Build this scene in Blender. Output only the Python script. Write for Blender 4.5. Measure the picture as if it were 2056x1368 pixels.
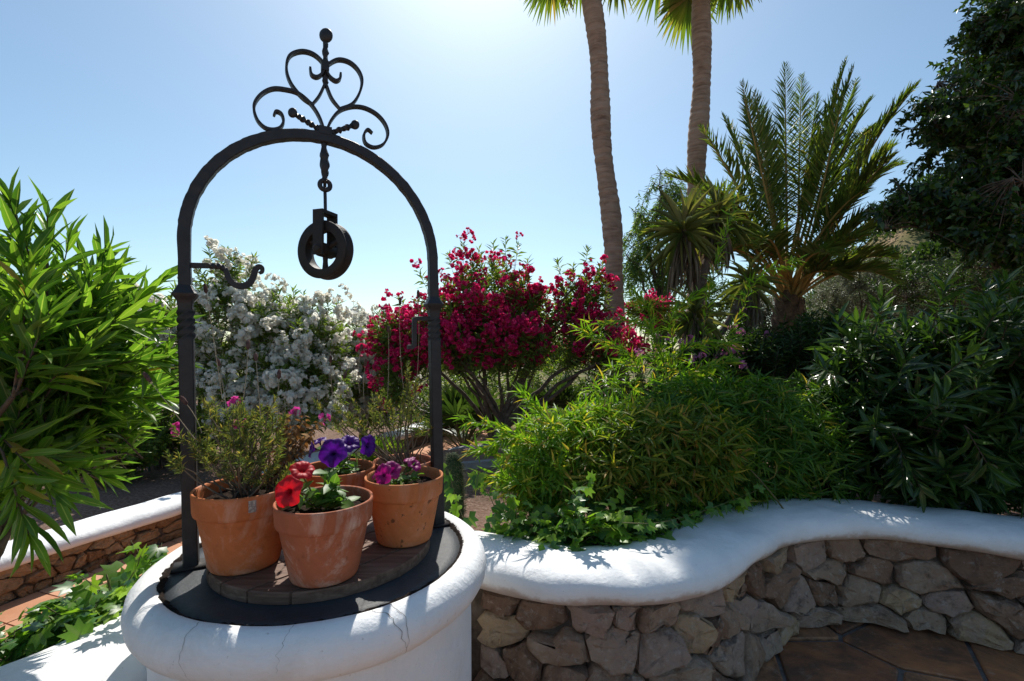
import bpy, math, random
import numpy as np
from mathutils import Vector, Matrix, Quaternion

# ------------------------------------------------------------------ camera, sky, sun, exposure
scene = bpy.context.scene
for o in list(bpy.data.objects):
    bpy.data.objects.remove(o)
COL = scene.collection
EYE = 1.55
FPX, CX, HY = 970.9, 1028.0, 698.0          # focal length, centre column and horizon row of the photograph

cam_d = bpy.data.cameras.new("camera")
cam_d.lens, cam_d.sensor_width = 17.0, 36.0
cam_d.shift_y = 14.0 / 2056.0
cam_d.clip_start, cam_d.clip_end = 0.05, 2000.0
cam = bpy.data.objects.new("camera", cam_d)
cam.location = (0, 0, EYE)
cam.rotation_euler = (math.radians(90), 0, 0)
COL.objects.link(cam)
scene.camera = cam

SUN_AZ, SUN_EL = math.radians(-4.6), math.radians(50)     # azimuth measured from +Y towards +X
world = bpy.data.worlds.new("World")
scene.world = world
world.use_nodes = True
wn = world.node_tree
bgn = wn.nodes["Background"]
sky = wn.nodes.new("ShaderNodeTexSky")
sky.sky_type = 'NISHITA'
sky.sun_disc = False
sky.sun_elevation = SUN_EL
sky.sun_rotation = SUN_AZ
sky.altitude = 50
sky.air_density = 1.0
sky.dust_density = 0.9
sky.ozone_density = 1.0
sky_t = wn.nodes.new("ShaderNodeMix")
sky_t.data_type, sky_t.blend_type = 'RGBA', 'MULTIPLY'
sky_t.inputs[0].default_value = 1.0
sky_t.inputs[7].default_value = (.88, 1.01, 1.0, 1)
wn.links.new(sky.outputs[0], sky_t.inputs[6])          # the camera's cool white balance, over the whole sky alike
wn.links.new(sky_t.outputs[2], bgn.inputs[0])
bgn.inputs[1].default_value = 0.080

sun_d = bpy.data.lights.new("sun", 'SUN')
sun_d.energy = 3.3
sun_d.angle = math.radians(0.5)
sun_d.color = (1.0, 0.95, 0.87)
sun_o = bpy.data.objects.new("sun", sun_d)
S = Vector((math.sin(SUN_AZ) * math.cos(SUN_EL), math.cos(SUN_AZ) * math.cos(SUN_EL), math.sin(SUN_EL)))
sun_o.rotation_euler = (-S).to_track_quat('-Z', 'Y').to_euler()
sun_o.location = S * 30
COL.objects.link(sun_o)

vs = scene.view_settings
vs.view_transform = 'Standard'
vs.look = 'None'
vs.exposure = 0.78
vs.gamma = 1.0
vs.use_curve_mapping = False
scene.cycles.max_bounces = 7
scene.cycles.transmission_bounces = 5
scene.cycles.sample_clamp_indirect = 8.0

# ------------------------------------------------------------------ helpers
RNG = np.random.default_rng(7)


def W(px, py, Y):
    """a point of the photograph taken to depth Y (metres ahead of the camera)"""
    return np.array([(px - CX) * Y / FPX, Y, EYE - (py - HY) * Y / FPX])


def nrm(v):
    v = np.asarray(v, float)
    return v / (np.linalg.norm(v, axis=-1, keepdims=True) + 1e-12)


def sstep(a, b, x):
    t = np.clip((np.asarray(x, float) - a) / (b - a), 0, 1)
    return t * t * (3 - 2 * t)


class MB:
    def __init__(self):
        self.v, self.f, self.n, self.uv = [], [], 0, []

    def add(self, V, F, uv=None):
        V = np.asarray(V, float).reshape(-1, 3)
        F = np.asarray(F, int)
        self.v.append(V)
        self.f.append(F + self.n)
        self.uv.append(np.zeros((len(V), 2)) if uv is None else uv)
        self.n += len(V)
        return self

    def mesh(self, name, mat, smooth=True, off=(0, 0, 0)):
        me = bpy.data.meshes.new(name)
        V = np.concatenate(self.v) - np.asarray(off, float)
        me.vertices.add(len(V))
        me.vertices.foreach_set("co", V.astype(np.float32).ravel())
        loops = np.concatenate([f.ravel() for f in self.f])
        tot = np.concatenate([np.full(len(f), f.shape[1], int) for f in self.f])
        start = np.concatenate([[0], np.cumsum(tot)[:-1]])
        me.loops.add(len(loops))
        me.loops.foreach_set("vertex_index", loops.astype(np.int32))
        me.polygons.add(len(tot))
        me.polygons.foreach_set("loop_start", start.astype(np.int32))
        me.polygons.foreach_set("loop_total", tot.astype(np.int32))
        me.polygons.foreach_set("use_smooth", np.full(len(tot), bool(smooth)))
        a = me.attributes.new("leafuv", 'FLOAT2', 'POINT')
        a.data.foreach_set("vector", np.concatenate(self.uv).astype(np.float32).ravel())
        me.materials.append(mat)
        me.update(calc_edges=True)
        me.validate()
        return me

    def build(self, name, mat, parent=None, smooth=True, kind=None):
        off = tuple(parent["_loc"]) if parent is not None and "_loc" in parent else (0, 0, 0)
        o = bpy.data.objects.new(name, self.mesh(name, mat, smooth, off))
        COL.objects.link(o)
        if parent is not None:
            o.parent = parent
        if kind:
            o["kind"] = kind
        return o


ROOTS = []


def thing(name, label, cat, loc=(0, 0, 0), group=None):
    o = bpy.data.objects.new(name, None)
    o.empty_display_size = 0.1
    o.location = loc
    o["_loc"] = [float(c) for c in loc]
    o["label"], o["category"] = label, cat
    if group:
        o["group"] = group
    COL.objects.link(o)
    ROOTS.append(o)
    return o


def tag(o, label, cat, group=None):
    o["label"], o["category"] = label, cat
    if group:
        o["group"] = group
    return o


def inst(name, me, M, parent):
    """one more object that shares mesh data; M is a world matrix"""
    o = bpy.data.objects.new(name, me)
    COL.objects.link(o)
    o.parent = parent
    l = parent["_loc"] if "_loc" in parent else (0, 0, 0)
    o.matrix_basis = Matrix.Translation(-Vector(l)) @ M
    return o


def catmull(P, n=8):
    P = [np.asarray(p, float) for p in P]
    P = [2 * P[0] - P[1]] + P + [2 * P[-1] - P[-2]]
    out = []
    for i in range(1, len(P) - 2):
        a, b, c, d = P[i - 1:i + 3]
        for t in np.linspace(0, 1, n, endpoint=False):
            out.append(.5 * ((2 * b) + (c - a) * t + (2 * a - 5 * b + 4 * c - d) * t * t + (-a + 3 * b - 3 * c + d) * t ** 3))
    out.append(P[-2])
    return np.array(out)


def bez(a, b, c, n=8):
    t = np.linspace(0, 1, n)[:, None]
    return (1 - t) ** 2 * np.asarray(a) + 2 * t * (1 - t) * np.asarray(b) + t * t * np.asarray(c)


def tube(mb, path, rad, sides=6, cap=True, section=None, twist=None, up=None):
    """sweep: round by default, or a section polygon (k,2); up fixes the frame's second axis"""
    path = np.asarray(path, float)
    n = len(path)
    rad = np.broadcast_to(np.asarray(rad, float), (n,))
    T = np.gradient(path, axis=0)
    T = nrm(T)
    if up is not None:
        B = np.tile(nrm(up), (n, 1))
        N = nrm(np.cross(B, T))
    else:
        ref = np.array([0, 0, 1.]) if abs(T[0][2]) < .9 else np.array([1., 0, 0])
        N = np.zeros_like(path)
        x = nrm(np.cross(ref, T[0]))
        for i in range(n):
            x = nrm(x - T[i] * np.dot(x, T[i]))
            N[i] = x
        B = np.cross(T, N)
    if section is None:
        a = np.arange(sides) * 2 * np.pi / sides
        sec = np.stack([np.cos(a), np.sin(a)], 1)
    else:
        sec = np.asarray(section, float)
    k = len(sec)
    V = np.zeros((n, k, 3))
    for i in range(n):
        s = sec
        if twist is not None:
            c, sn = math.cos(twist[i]), math.sin(twist[i])
            s = sec @ np.array([[c, sn], [-sn, c]])
        V[i] = path[i] + rad[i] * (s[:, :1] * N[i] + s[:, 1:] * B[i])
    idx = np.arange(n * k).reshape(n, k)
    q = np.stack([idx[:-1], np.roll(idx[:-1], -1, 1), np.roll(idx[1:], -1, 1), idx[1:]], -1).reshape(-1, 4)
    base = mb.n
    mb.add(V.reshape(-1, 3), q)
    if cap:
        for r, rev in ((0, True), (n - 1, False)):
            c = V[r].mean(0)
            ring = V[r]
            f = [[k, (j + 1) % k, j] if rev else [k, j, (j + 1) % k] for j in range(k)]
            mb.add(np.vstack([ring, c]), f)


def lathe(mb, prof, centre, seg=64, noise=None, close=False):
    prof = np.asarray(prof, float)
    n = len(prof)
    a = np.arange(seg) * 2 * np.pi / seg
    V = np.zeros((n, seg, 3))
    V[:, :, 0] = prof[:, :1] * np.cos(a)
    V[:, :, 1] = prof[:, :1] * np.sin(a)
    V[:, :, 2] = prof[:, 1:]
    if noise is not None:
        V = noise(V)
    V += np.asarray(centre, float)
    idx = np.arange(n * seg).reshape(n, seg)
    q = np.stack([idx[:-1], np.roll(idx[:-1], -1, 1), np.roll(idx[1:], -1, 1), idx[1:]], -1).reshape(-1, 4)
    mb.add(V.reshape(-1, 3), q)


def box(mb, lo, hi, M=None, bev=0.0):
    x0, y0, z0 = lo
    x1, y1, z1 = hi
    V = np.array([[x, y, z] for z in (z0, z1) for y in (y0, y1) for x in (x0, x1)], float)
    if M is not None:
        V = np.array([(M @ Vector(v))[:] for v in V])
    F = [[0, 2, 3, 1], [4, 5, 7, 6], [0, 1, 5, 4], [2, 6, 7, 3], [0, 4, 6, 2], [1, 3, 7, 5]]
    mb.add(V, F)


def ball(mb, c, r, seg=12, rings=8, squash=(1, 1, 1), R=None):
    V, F = [], []
    for i in range(rings + 1):
        th = math.pi * i / rings
        for j in range(seg):
            ph = 2 * math.pi * j / seg
            V.append([math.sin(th) * math.cos(ph), math.sin(th) * math.sin(ph), math.cos(th)])
    V = np.array(V) * r * np.asarray(squash)
    if R is not None:
        V = V @ np.asarray(R).T
    idx = np.arange((rings + 1) * seg).reshape(rings + 1, seg)
    q = np.stack([idx[:-1], idx[1:], np.roll(idx[1:], -1, 1), np.roll(idx[:-1], -1, 1)], -1).reshape(-1, 4)
    mb.add(V + np.asarray(c), q)


def vnoise(P, seed=0, oct=4, f=1.0):
    """smooth pseudo noise from sums of sines, vectorised"""
    r = np.random.default_rng(seed)
    P = np.asarray(P, float)
    out = np.zeros(P.shape[:-1])
    amp = 1.0
    for _ in range(oct):
        for _ in range(3):
            d = nrm(r.normal(size=P.shape[-1])) * f * r.uniform(.7, 1.4)
            out += amp * np.sin(P @ d * 2 * np.pi + r.uniform(0, 6.28)) / 3
        f *= 2.03
        amp *= .5
    return out


# ------------------------------------------------------------------ materials
def mat_new(name):
    m = bpy.data.materials.new(name)
    m.use_nodes = True
    nt = m.node_tree
    return m, nt, nt.nodes["Principled BSDF"]


def nd(nt, t, **kw):
    n = nt.nodes.new(t)
    for k, v in kw.items():
        if hasattr(n, k):
            setattr(n, k, v)
        else:
            n.inputs[k].default_value = v
    return n


def ramp(nt, fac, stops, interp='LINEAR'):
    r = nt.nodes.new("ShaderNodeValToRGB")
    r.color_ramp.interpolation = interp
    e = r.color_ramp.elements
    while len(e) < len(stops):
        e.new(0.5)
    for el, (p, c) in zip(e, stops):
        el.position = p
        el.color = (c[0], c[1], c[2], 1) if hasattr(c, '__len__') else (c, c, c, 1)
    nt.links.new(fac, r.inputs[0])
    return r.outputs[0]


def tex_noise(nt, scale, detail=6, rough=.6, coord='Object', dist=0.0, vec=None):
    n = nt.nodes.new("ShaderNodeTexNoise")
    n.inputs["Scale"].default_value = scale
    n.inputs["Detail"].default_value = detail
    n.inputs["Roughness"].default_value = rough
    n.inputs["Distortion"].default_value = dist
    if vec is None:
        c = nt.nodes.new("ShaderNodeTexCoord")
        nt.links.new(c.outputs[coord], n.inputs["Vector"])
    else:
        nt.links.new(vec, n.inputs["Vector"])
    return n.outputs["Fac"]


def mixc(nt, fac, a, b, mode='MIX'):
    m = nt.nodes.new("ShaderNodeMix")
    m.data_type = 'RGBA'
    m.blend_type = mode
    for sock, v in ((m.inputs[0], fac), (m.inputs[6], a), (m.inputs[7], b)):
        if hasattr(v, 'links') or isinstance(v, bpy.types.NodeSocket):
            nt.links.new(v, sock)
        elif hasattr(v, '__len__'):
            sock.default_value = (v[0], v[1], v[2], 1)
        else:
            sock.default_value = v
    return m.outputs[2]


def math_n(nt, op, a, b=None):
    m = nt.nodes.new("ShaderNodeMath")
    m.operation = op
    for s, v in ((m.inputs[0], a), (m.inputs[1], b)):
        if v is None:
            continue
        if isinstance(v, bpy.types.NodeSocket):
            nt.links.new(v, s)
        else:
            s.default_value = v
    return m.outputs[0]


def bump(nt, bsdf, height, strength=.4, dist=.01):
    b = nt.nodes.new("ShaderNodeBump")
    b.inputs["Strength"].default_value = strength
    b.inputs["Distance"].default_value = dist
    nt.links.new(height, b.inputs["Height"])
    nt.links.new(b.outputs[0], bsdf.inputs["Normal"])


def obj_random(nt):
    return nt.nodes.new("ShaderNodeObjectInfo").outputs["Random"]


def leaf_mat(name, stops, trans=.42, rough=.42, spec=.35, midrib=None, tmul=(1.5, 1.6, .55), bark=False):
    m, nt, b = mat_new(name)
    g = nt.nodes.new("ShaderNodeNewGeometry")
    fr = math_n(nt, 'FRACT', math_n(nt, 'ADD', g.outputs["Random Per Island"], obj_random(nt)))
    c = ramp(nt, fr, stops)
    if midrib:
        at = nd(nt, "ShaderNodeAttribute", attribute_name="leafuv")
        sx = nt.nodes.new("ShaderNodeSeparateXYZ")
        nt.links.new(at.outputs["Vector"], sx.inputs[0])
        au = math_n(nt, 'ABSOLUTE', sx.outputs[0])
        rib = math_n(nt, 'LESS_THAN', au, .09)
        c = mixc(nt, math_n(nt, 'MULTIPLY', rib, .75), c, midrib)
    nt.links.new(c, b.inputs["Base Color"])
    b.inputs["Roughness"].default_value = rough
    b.inputs["Specular IOR Level"].default_value = spec
    tr = nt.nodes.new("ShaderNodeBsdfTranslucent")
    nt.links.new(mixc(nt, 1.0, c, tmul, 'MULTIPLY'), tr.inputs[0])
    mx = nt.nodes.new("ShaderNodeMixShader")
    mx.inputs[0].default_value = trans
    nt.links.new(b.outputs[0], mx.inputs[1])
    nt.links.new(tr.outputs[0], mx.inputs[2])
    nt.links.new(mx.outputs[0], nt.nodes["Material Output"].inputs[0])
    return m


def simple_mat(name, stops, scale=8, rough=.8, bumps=((40, .4, .01),), spec=.3, rnd=0.0, metallic=0.0, detail=6, dist=0.0):
    m, nt, b = mat_new(name)
    f = tex_noise(nt, scale, detail, dist=dist)
    if rnd:
        f = math_n(nt, 'ADD', math_n(nt, 'MULTIPLY', f, 1 - rnd), math_n(nt, 'MULTIPLY', obj_random(nt), rnd))
    nt.links.new(ramp(nt, f, stops), b.inputs["Base Color"])
    b.inputs["Roughness"].default_value = rough
    b.inputs["Specular IOR Level"].default_value = spec
    b.inputs["Metallic"].default_value = metallic
    h = None
    for s, st, d in bumps:
        n = math_n(nt, 'MULTIPLY', tex_noise(nt, s, 8, .65), st)
        h = n if h is None else math_n(nt, 'ADD', h, n)
    if h is not None:
        bump(nt, b, h, 1.0, bumps[0][2])
    return m


M = {}
# iron
M['iron'] = simple_mat("wrought_iron", [(.3, (.012, .012, .014)), (.62, (.022, .022, .025)), (.85, (.045, .033, .026))], 30, .5,
                       ((60, .6, .003), (220, .3, .002)), .4)
M['rusty'] = simple_mat("rusty_iron", [(.3, (.012, .011, .011)), (.6, (.024, .018, .015)), (.85, (.06, .034, .024))], 22, .62,
                        ((80, .6, .003),), .35)


def plaster_mat(name="white_plaster", edge=0.0):
    m, nt, b = mat_new(name)
    f = tex_noise(nt, 5, 8, .6)
    c = ramp(nt, f, [(.3, (.74, .74, .735)), (.6, (.82, .82, .815))])
    g = tex_noise(nt, 60, 4, .7)
    spots = ramp(nt, g, [(.66, (1, 1, 1)), (.72, (.62, .58, .54))])
    c = mixc(nt, .8, c, spots, 'MULTIPLY')
    st = tex_noise(nt, 2.2, 6, .7, dist=1.2)
    c = mixc(nt, ramp(nt, st, [(.54, 0), (.74, .5)]), c, (.60, .54, .48))
    if edge:
        at = nd(nt, "ShaderNodeAttribute", attribute_name="leafuv")
        sx = nt.nodes.new("ShaderNodeSeparateXYZ")
        nt.links.new(at.outputs["Vector"], sx.inputs[0])
        e = math_n(nt, 'SUBTRACT', sx.outputs[0], math_n(nt, 'MULTIPLY', tex_noise(nt, 7, 8, .7), .30))
        c = mixc(nt, ramp(nt, e, [(.0, edge), (.07, 0)]), c, (.46, .33, .25))
    nt.links.new(c, b.inputs["Base Color"])
    b.inputs["Roughness"].default_value = .72
    b.inputs["Specular IOR Level"].default_value = .25
    h = math_n(nt, 'ADD', math_n(nt, 'MULTIPLY', tex_noise(nt, 9, 5, .5), 1.0), math_n(nt, 'MULTIPLY', tex_noise(nt, 70, 6, .7), .22))
    bump(nt, b, h, .8, .016)
    return m


M['plaster'] = plaster_mat()
M['plaster_cap'] = plaster_mat("white_plaster_cap", .75)


def terracotta(name, bloom, base=(.56, .215, .085), stain=.3):
    m, nt, b = mat_new(name)
    f = tex_noise(nt, 7, 7, .6)
    c = ramp(nt, f, [(.3, tuple(x * .78 for x in base)), (.55, base), (.8, tuple(min(1, x * 1.18 + .02) for x in base))])
    w = tex_noise(nt, 5, 9, .72, dist=.8)
    c = mixc(nt, ramp(nt, w, [(.48, 0), (.68, bloom)]), c, (.66, .50, .40))
    g2 = tex_noise(nt, 2.6, 7, .7, dist=1.5)
    c = mixc(nt, ramp(nt, g2, [(.46, 0), (.66, .6)]), c, tuple(x * .5 for x in base))
    d = tex_noise(nt, 38, 3, .6)
    c = mixc(nt, ramp(nt, d, [(.62, 0), (.68, stain)]), c, (.12, .055, .03))
    nt.links.new(c, b.inputs["Base Color"])
    b.inputs["Roughness"].default_value = .78
    b.inputs["Specular IOR Level"].default_value = .22
    h = math_n(nt, 'ADD', tex_noise(nt, 30, 8, .6), math_n(nt, 'MULTIPLY', tex_noise(nt, 200, 3, .5), .3))
    bump(nt, b, h, .25, .006)
    return m


M['pot_a'] = terracotta("terracotta_plain", .55, (.54, .165, .055), .2)
M['pot_b'] = terracotta("terracotta_bloomed", .95, (.44, .14, .068), .3)
M['pot_c'] = terracotta("terracotta_spotted", .3, (.56, .195, .07), .85)
M['soil'] = simple_mat("potting_soil", [(.3, (.012, .008, .006)), (.6, (.035, .022, .015)), (.8, (.10, .065, .04))], 60, .95,
                       ((120, 1., .012),), .1)
M['slate'] = simple_mat("dark_slate", [(.3, (.022, .026, .032)), (.6, (.045, .05, .056)), (.8, (.085, .085, .08))], 6, .55,
                        ((25, .5, .004), (150, .3, .002)), .4)
M['crust'] = simple_mat("crumbling_edge", [(.3, (.01, .008, .007)), (.6, (.035, .025, .02)), (.85, (.09, .06, .045))], 50, .95,
                        ((140, 1., .008),), .1)
M['crack'] = simple_mat("crack", [(.3, (.20, .18, .17)), (.7, (.38, .35, .33))], 50, .95, (), .05)


def wood_mat(name, cols, sc=(3, 40, 40)):
    m, nt, b = mat_new(name)
    tc = nt.nodes.new("ShaderNodeTexCoord")
    mp = nt.nodes.new("ShaderNodeMapping")
    mp.inputs["Scale"].default_value = sc
    nt.links.new(tc.outputs["Object"], mp.inputs[0])
    f = tex_noise(nt, 1.6, 8, .65, dist=.6, vec=mp.outputs[0])
    f = math_n(nt, 'ADD', math_n(nt, 'MULTIPLY', f, .8), math_n(nt, 'MULTIPLY', obj_random(nt), .2))
    nt.links.new(ramp(nt, f, cols), b.inputs["Base Color"])
    b.inputs["Roughness"].default_value = .7
    bump(nt, b, f, .6, .004)
    return m


M['wood'] = wood_mat("weathered_plank", [(.3, (.05, .026, .018)), (.5, (.12, .062, .04)), (.72, (.24, .145, .10))])
M['stone'] = None


def stone_mat(name, cols, rnd=.45, lichen=.5):
    m, nt, b = mat_new(name)
    f = tex_noise(nt, 9, 12, .75, dist=.5)
    f = math_n(nt, 'ADD', math_n(nt, 'MULTIPLY', f, 1 - rnd), math_n(nt, 'MULTIPLY', obj_random(nt), rnd))
    c = ramp(nt, f, cols)
    w = tex_noise(nt, 26, 8, .75)
    c = mixc(nt, ramp(nt, w, [(.54, 0), (.66, lichen)]), c, (.58, .52, .46))
    d = tex_noise(nt, 14, 8, .7)
    c = mixc(nt, ramp(nt, d, [(.3, .7), (.46, 0)]), c, (.05, .038, .032))
    nt.links.new(c, b.inputs["Base Color"])
    b.inputs["Roughness"].default_value = .9
    b.inputs["Specular IOR Level"].default_value = .2
    h = math_n(nt, 'ADD', math_n(nt, 'MULTIPLY', tex_noise(nt, 9, 8, .6), 1.0), math_n(nt, 'MULTIPLY', tex_noise(nt, 55, 8, .7), .45))
    bump(nt, b, h, 1.0, .045)
    return m


M['stone'] = stone_mat("grey_brown_rubble", [(.22, (.22, .13, .085)), (.38, (.36, .225, .15)), (.5, (.46, .33, .235)), (.62, (.42, .29, .23)), (.75, (.52, .36, .21)), (.85, (.56, .46, .36))], .55)
M['stone_bounce_lit'] = stone_mat("bounce_lit_ochre_rubble", [(.2, (.24, .13, .065)), (.5, (.40, .24, .12)), (.85, (.50, .34, .2))], .45, .3)  # warm bounced light is put into these ochre stone colours
M['mortar'] = simple_mat("earthy_joint", [(.3, (.07, .05, .038)), (.7, (.2, .15, .115))], 20, .95, ((60, .8, .01),), .1)
M['tile'] = simple_mat("terracotta_flag", [(.2, (.26, .095, .045)), (.5, (.46, .19, .075)), (.8, (.56, .28, .14))], 6, .6,
                       ((30, .4, .006), (120, .2, .003)), .3, rnd=.35)
def tile_dirt():
    m = M['tile']
    nt, b = m.node_tree, m.node_tree.nodes["Principled BSDF"]
    src = b.inputs["Base Color"].links[0].from_socket
    c = mixc(nt, ramp(nt, tex_noise(nt, 2.4, 9, .75, dist=1.0), [(.42, .85), (.6, 0)]), src, (.10, .06, .04))
    c = mixc(nt, ramp(nt, tex_noise(nt, 11, 9, .8), [(.55, 0), (.7, .5)]), c, (.5, .36, .26))
    nt.links.new(c, b.inputs["Base Color"])


tile_dirt()
M['tile_light'] = simple_mat("pale_terracotta_tile", [(.25, (.42, .19, .10)), (.5, (.52, .26, .15)), (.8, (.60, .34, .22))], 5, .75,  # paler terracotta for the tiles of the left path
                             ((40, .3, .004),), .25, rnd=.3)
M['grout'] = simple_mat("cement_joint", [(.3, (.11, .09, .078)), (.7, (.22, .19, .17))], 25, .95, ((80, .6, .006),), .1)
def paving_mat():
    m, nt, b = mat_new("terracotta_paving")
    tc = nt.nodes.new("ShaderNodeTexCoord")
    v1 = nd(nt, "ShaderNodeTexVoronoi", feature='DISTANCE_TO_EDGE', Scale=2.0)
    v2 = nd(nt, "ShaderNodeTexVoronoi", feature='F1', Scale=2.0)
    nt.links.new(tc.outputs["Object"], v1.inputs["Vector"])
    nt.links.new(tc.outputs["Object"], v2.inputs["Vector"])
    sp = nt.nodes.new("ShaderNodeSeparateColor")
    nt.links.new(v2.outputs["Color"], sp.inputs[0])
    f = math_n(nt, 'ADD', math_n(nt, 'MULTIPLY', sp.outputs[0], .4), math_n(nt, 'MULTIPLY', tex_noise(nt, 5), .6))
    c = ramp(nt, f, [(.2, (.42, .21, .12)), (.5, (.54, .30, .18)), (.8, (.62, .39, .26))])
    c = mixc(nt, ramp(nt, v1.outputs["Distance"], [(.012, 1), (.022, 0)]), c, (.22, .19, .17))
    nt.links.new(c, b.inputs["Base Color"])
    b.inputs["Roughness"].default_value = .8
    return m


M['paving'] = paving_mat()
M['gravel'] = simple_mat("red_brown_gravel", [(.3, (.14, .075, .05)), (.5, (.30, .18, .13)), (.62, (.36, .25, .19)), (.8, (.45, .36, .29))], 42, .95,
                         ((55, 1., .03), (160, .5, .01)), .1, detail=9)
M['path'] = simple_mat("brown_path", [(.3, (.15, .085, .06)), (.6, (.25, .15, .11)), (.8, (.33, .23, .17))], 9, .9, ((80, .6, .008),), .15)
M['kerb'] = simple_mat("grey_kerb", [(.3, (.22, .215, .21)), (.7, (.38, .37, .36))], 9, .9, ((60, .6, .006),), .15)
M['bark'] = simple_mat("grey_brown_bark", [(.3, (.06, .042, .03)), (.6, (.14, .105, .08)), (.8, (.22, .175, .14))], 16, .9, ((40, 1., .01),), .15)
M['stem'] = simple_mat("green_brown_stem", [(.3, (.07, .075, .03)), (.7, (.15, .14, .06))], 16, .7, (), .2)
M['twig'] = simple_mat("dry_twig", [(.3, (.10, .075, .055)), (.7, (.23, .18, .13))], 25, .9, (), .1)
M['stalk'] = simple_mat("straw_stalk", [(.3, (.30, .24, .16)), (.7, (.45, .38, .27))], 25, .9, (), .1)
M['head'] = simple_mat("spent_flower_head", [(.3, (.06, .035, .035)), (.7, (.16, .095, .08))], 90, .95, ((200, 1., .006),), .1)
M['petiole'] = simple_mat("ochre_petiole", [(.3, (.26, .15, .035)), (.7, (.42, .27, .08))], 8, .6, (), .3)
M['fence'] = simple_mat("green_metal", [(.3, (.01, .03, .022)), (.7, (.02, .05, .035))], 8, .5, (), .4)
M['sticker'] = simple_mat("paper_sticker", [(.45, (.24, .2, .18)), (.6, (.42, .38, .34))], 140, .7, (), .2)


def ground_mat():
    m, nt, b = mat_new("garden_earth")
    f = tex_noise(nt, 42, 9, .6)
    c = ramp(nt, f, [(.3, (.11, .06, .042)), (.5, (.24, .15, .11)), (.62, (.31, .215, .165)), (.8, (.42, .33, .27))])
    d = tex_noise(nt, 1.3, 6, .6)
    c = mixc(nt, ramp(nt, d, [(.48, 0), (.68, .5)]), c, (.065, .05, .03))
    # far hillside: dry scrub
    geo = nt.nodes.new("ShaderNodeNewGeometry")
    sx = nt.nodes.new("ShaderNodeSeparateXYZ")
    nt.links.new(geo.outputs["Position"], sx.inputs[0])
    far = math_n(nt, 'GREATER_THAN', sx.outputs[1], 13.5)
    h = tex_noise(nt, .55, 8, .65)
    hc = ramp(nt, h, [(.35, (.05, .065, .02)), (.5, (.13, .125, .05)), (.62, (.26, .20, .10)), (.75, (.36, .24, .16))])
    c = mixc(nt, far, c, hc)
    nt.links.new(c, b.inputs["Base Color"])
    b.inputs["Roughness"].default_value = .95
    b.inputs["Specular IOR Level"].default_value = .1
    bump(nt, b, tex_noise(nt, 55, 9, .65), 1.0, .03)
    return m


M['ground'] = ground_mat()


def trunk_mat(name, cols, ring=55):
    m, nt, b = mat_new(name)
    tc = nt.nodes.new("ShaderNodeTexCoord")
    mp = nt.nodes.new("ShaderNodeMapping")
    mp.inputs["Scale"].default_value = (4, 4, ring)
    nt.links.new(tc.outputs["Object"], mp.inputs[0])
    f = tex_noise(nt, 1.0, 6, .6, dist=.4, vec=mp.outputs[0])
    g = tex_noise(nt, 3, 6, .6)
    f2 = math_n(nt, 'ADD', math_n(nt, 'MULTIPLY', f, .6), math_n(nt, 'MULTIPLY', g, .4))
    nt.links.new(ramp(nt, f2, cols), b.inputs["Base Color"])
    b.inputs["Roughness"].default_value = .9
    bump(nt, b, f, .9, .02)
    return m


M['palm_trunk'] = trunk_mat("fan_palm_trunk", [(.3, (.15, .085, .06)), (.5, (.34, .215, .15)), (.7, (.48, .33, .25))], 26)
M['date_trunk'] = trunk_mat("date_palm_trunk", [(.3, (.03, .017, .010)), (.5, (.09, .048, .026)), (.7, (.2, .12, .06))], 10)

M['oleander'] = leaf_mat("oleander_leaf", [(0, (.050, .120, .022)), (.45, (.094, .198, .029)), (.85, (.150, .264, .039)), (.975, (.200, .312, .050)), (.985, (.450, .384, .077)), (1, (.325, .204, .088))], .6, .33, .45,
                         midrib=(.30, .38, .12))
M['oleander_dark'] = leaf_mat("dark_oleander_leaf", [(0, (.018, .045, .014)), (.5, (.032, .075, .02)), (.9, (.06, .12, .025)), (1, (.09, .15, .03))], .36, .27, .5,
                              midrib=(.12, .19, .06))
M['oleander_far'] = leaf_mat("grey_oleander_leaf", [(0, (.083, .144, .030)), (.5, (.143, .216, .046)), (1, (.240, .302, .072))], .42, .4, .4)
M['bamboo'] = leaf_mat("bamboo_leaf", [(0, (.085, .187, .017)), (.5, (.156, .298, .025)), (.82, (.270, .389, .036)), (.92, (.455, .403, .057)), (1, (.512, .329, .085))], .5, .42, .35)
M['bamboo_ochre'] = leaf_mat("yellowing_bamboo_leaf", [(0, (.07, .135, .016)), (.55, (.14, .21, .024)), (.8, (.27, .28, .04)), (.92, (.42, .30, .06)), (1, (.40, .22, .09))], .5, .45, .3)
M['bamboo_deep'] = leaf_mat("deep_green_bamboo_leaf", [(0, (.042, .119, .016)), (.6, (.084, .182, .023)), (.9, (.154, .266, .028)), (1, (.392, .279, .084))], .45, .42, .35)
M['ivy'] = leaf_mat("ivy_leaf", [(0, (.035, .102, .035)), (.4, (.070, .172, .035)), (.7, (.172, .312, .035)), (1, (.281, .421, .047))], .45, .36, .45, midrib=(.16, .24, .07))
M['ficus'] = leaf_mat("ficus_leaf", [(0, (.015, .035, .010)), (.5, (.028, .062, .014)), (.9, (.055, .11, .018)), (1, (.11, .17, .025))], .34, .3, .5)
M['datefrond'] = leaf_mat("date_palm_leaflet", [(0, (.080, .135, .027)), (.5, (.144, .222, .043)), (.9, (.245, .302, .068)), (1, (.360, .270, .105))], .38, .4, .4)
M['fanleaf'] = leaf_mat("fan_palm_blade", [(0, (.084, .144, .030)), (.5, (.144, .204, .036)), (.85, (.240, .252, .060)), (1, (.360, .240, .096))], .42, .4, .4)
M['yucca'] = leaf_mat("yucca_blade", [(0, (.072, .094, .025)), (.5, (.130, .151, .043)), (1, (.230, .216, .079))], .35, .4, .4)
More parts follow.
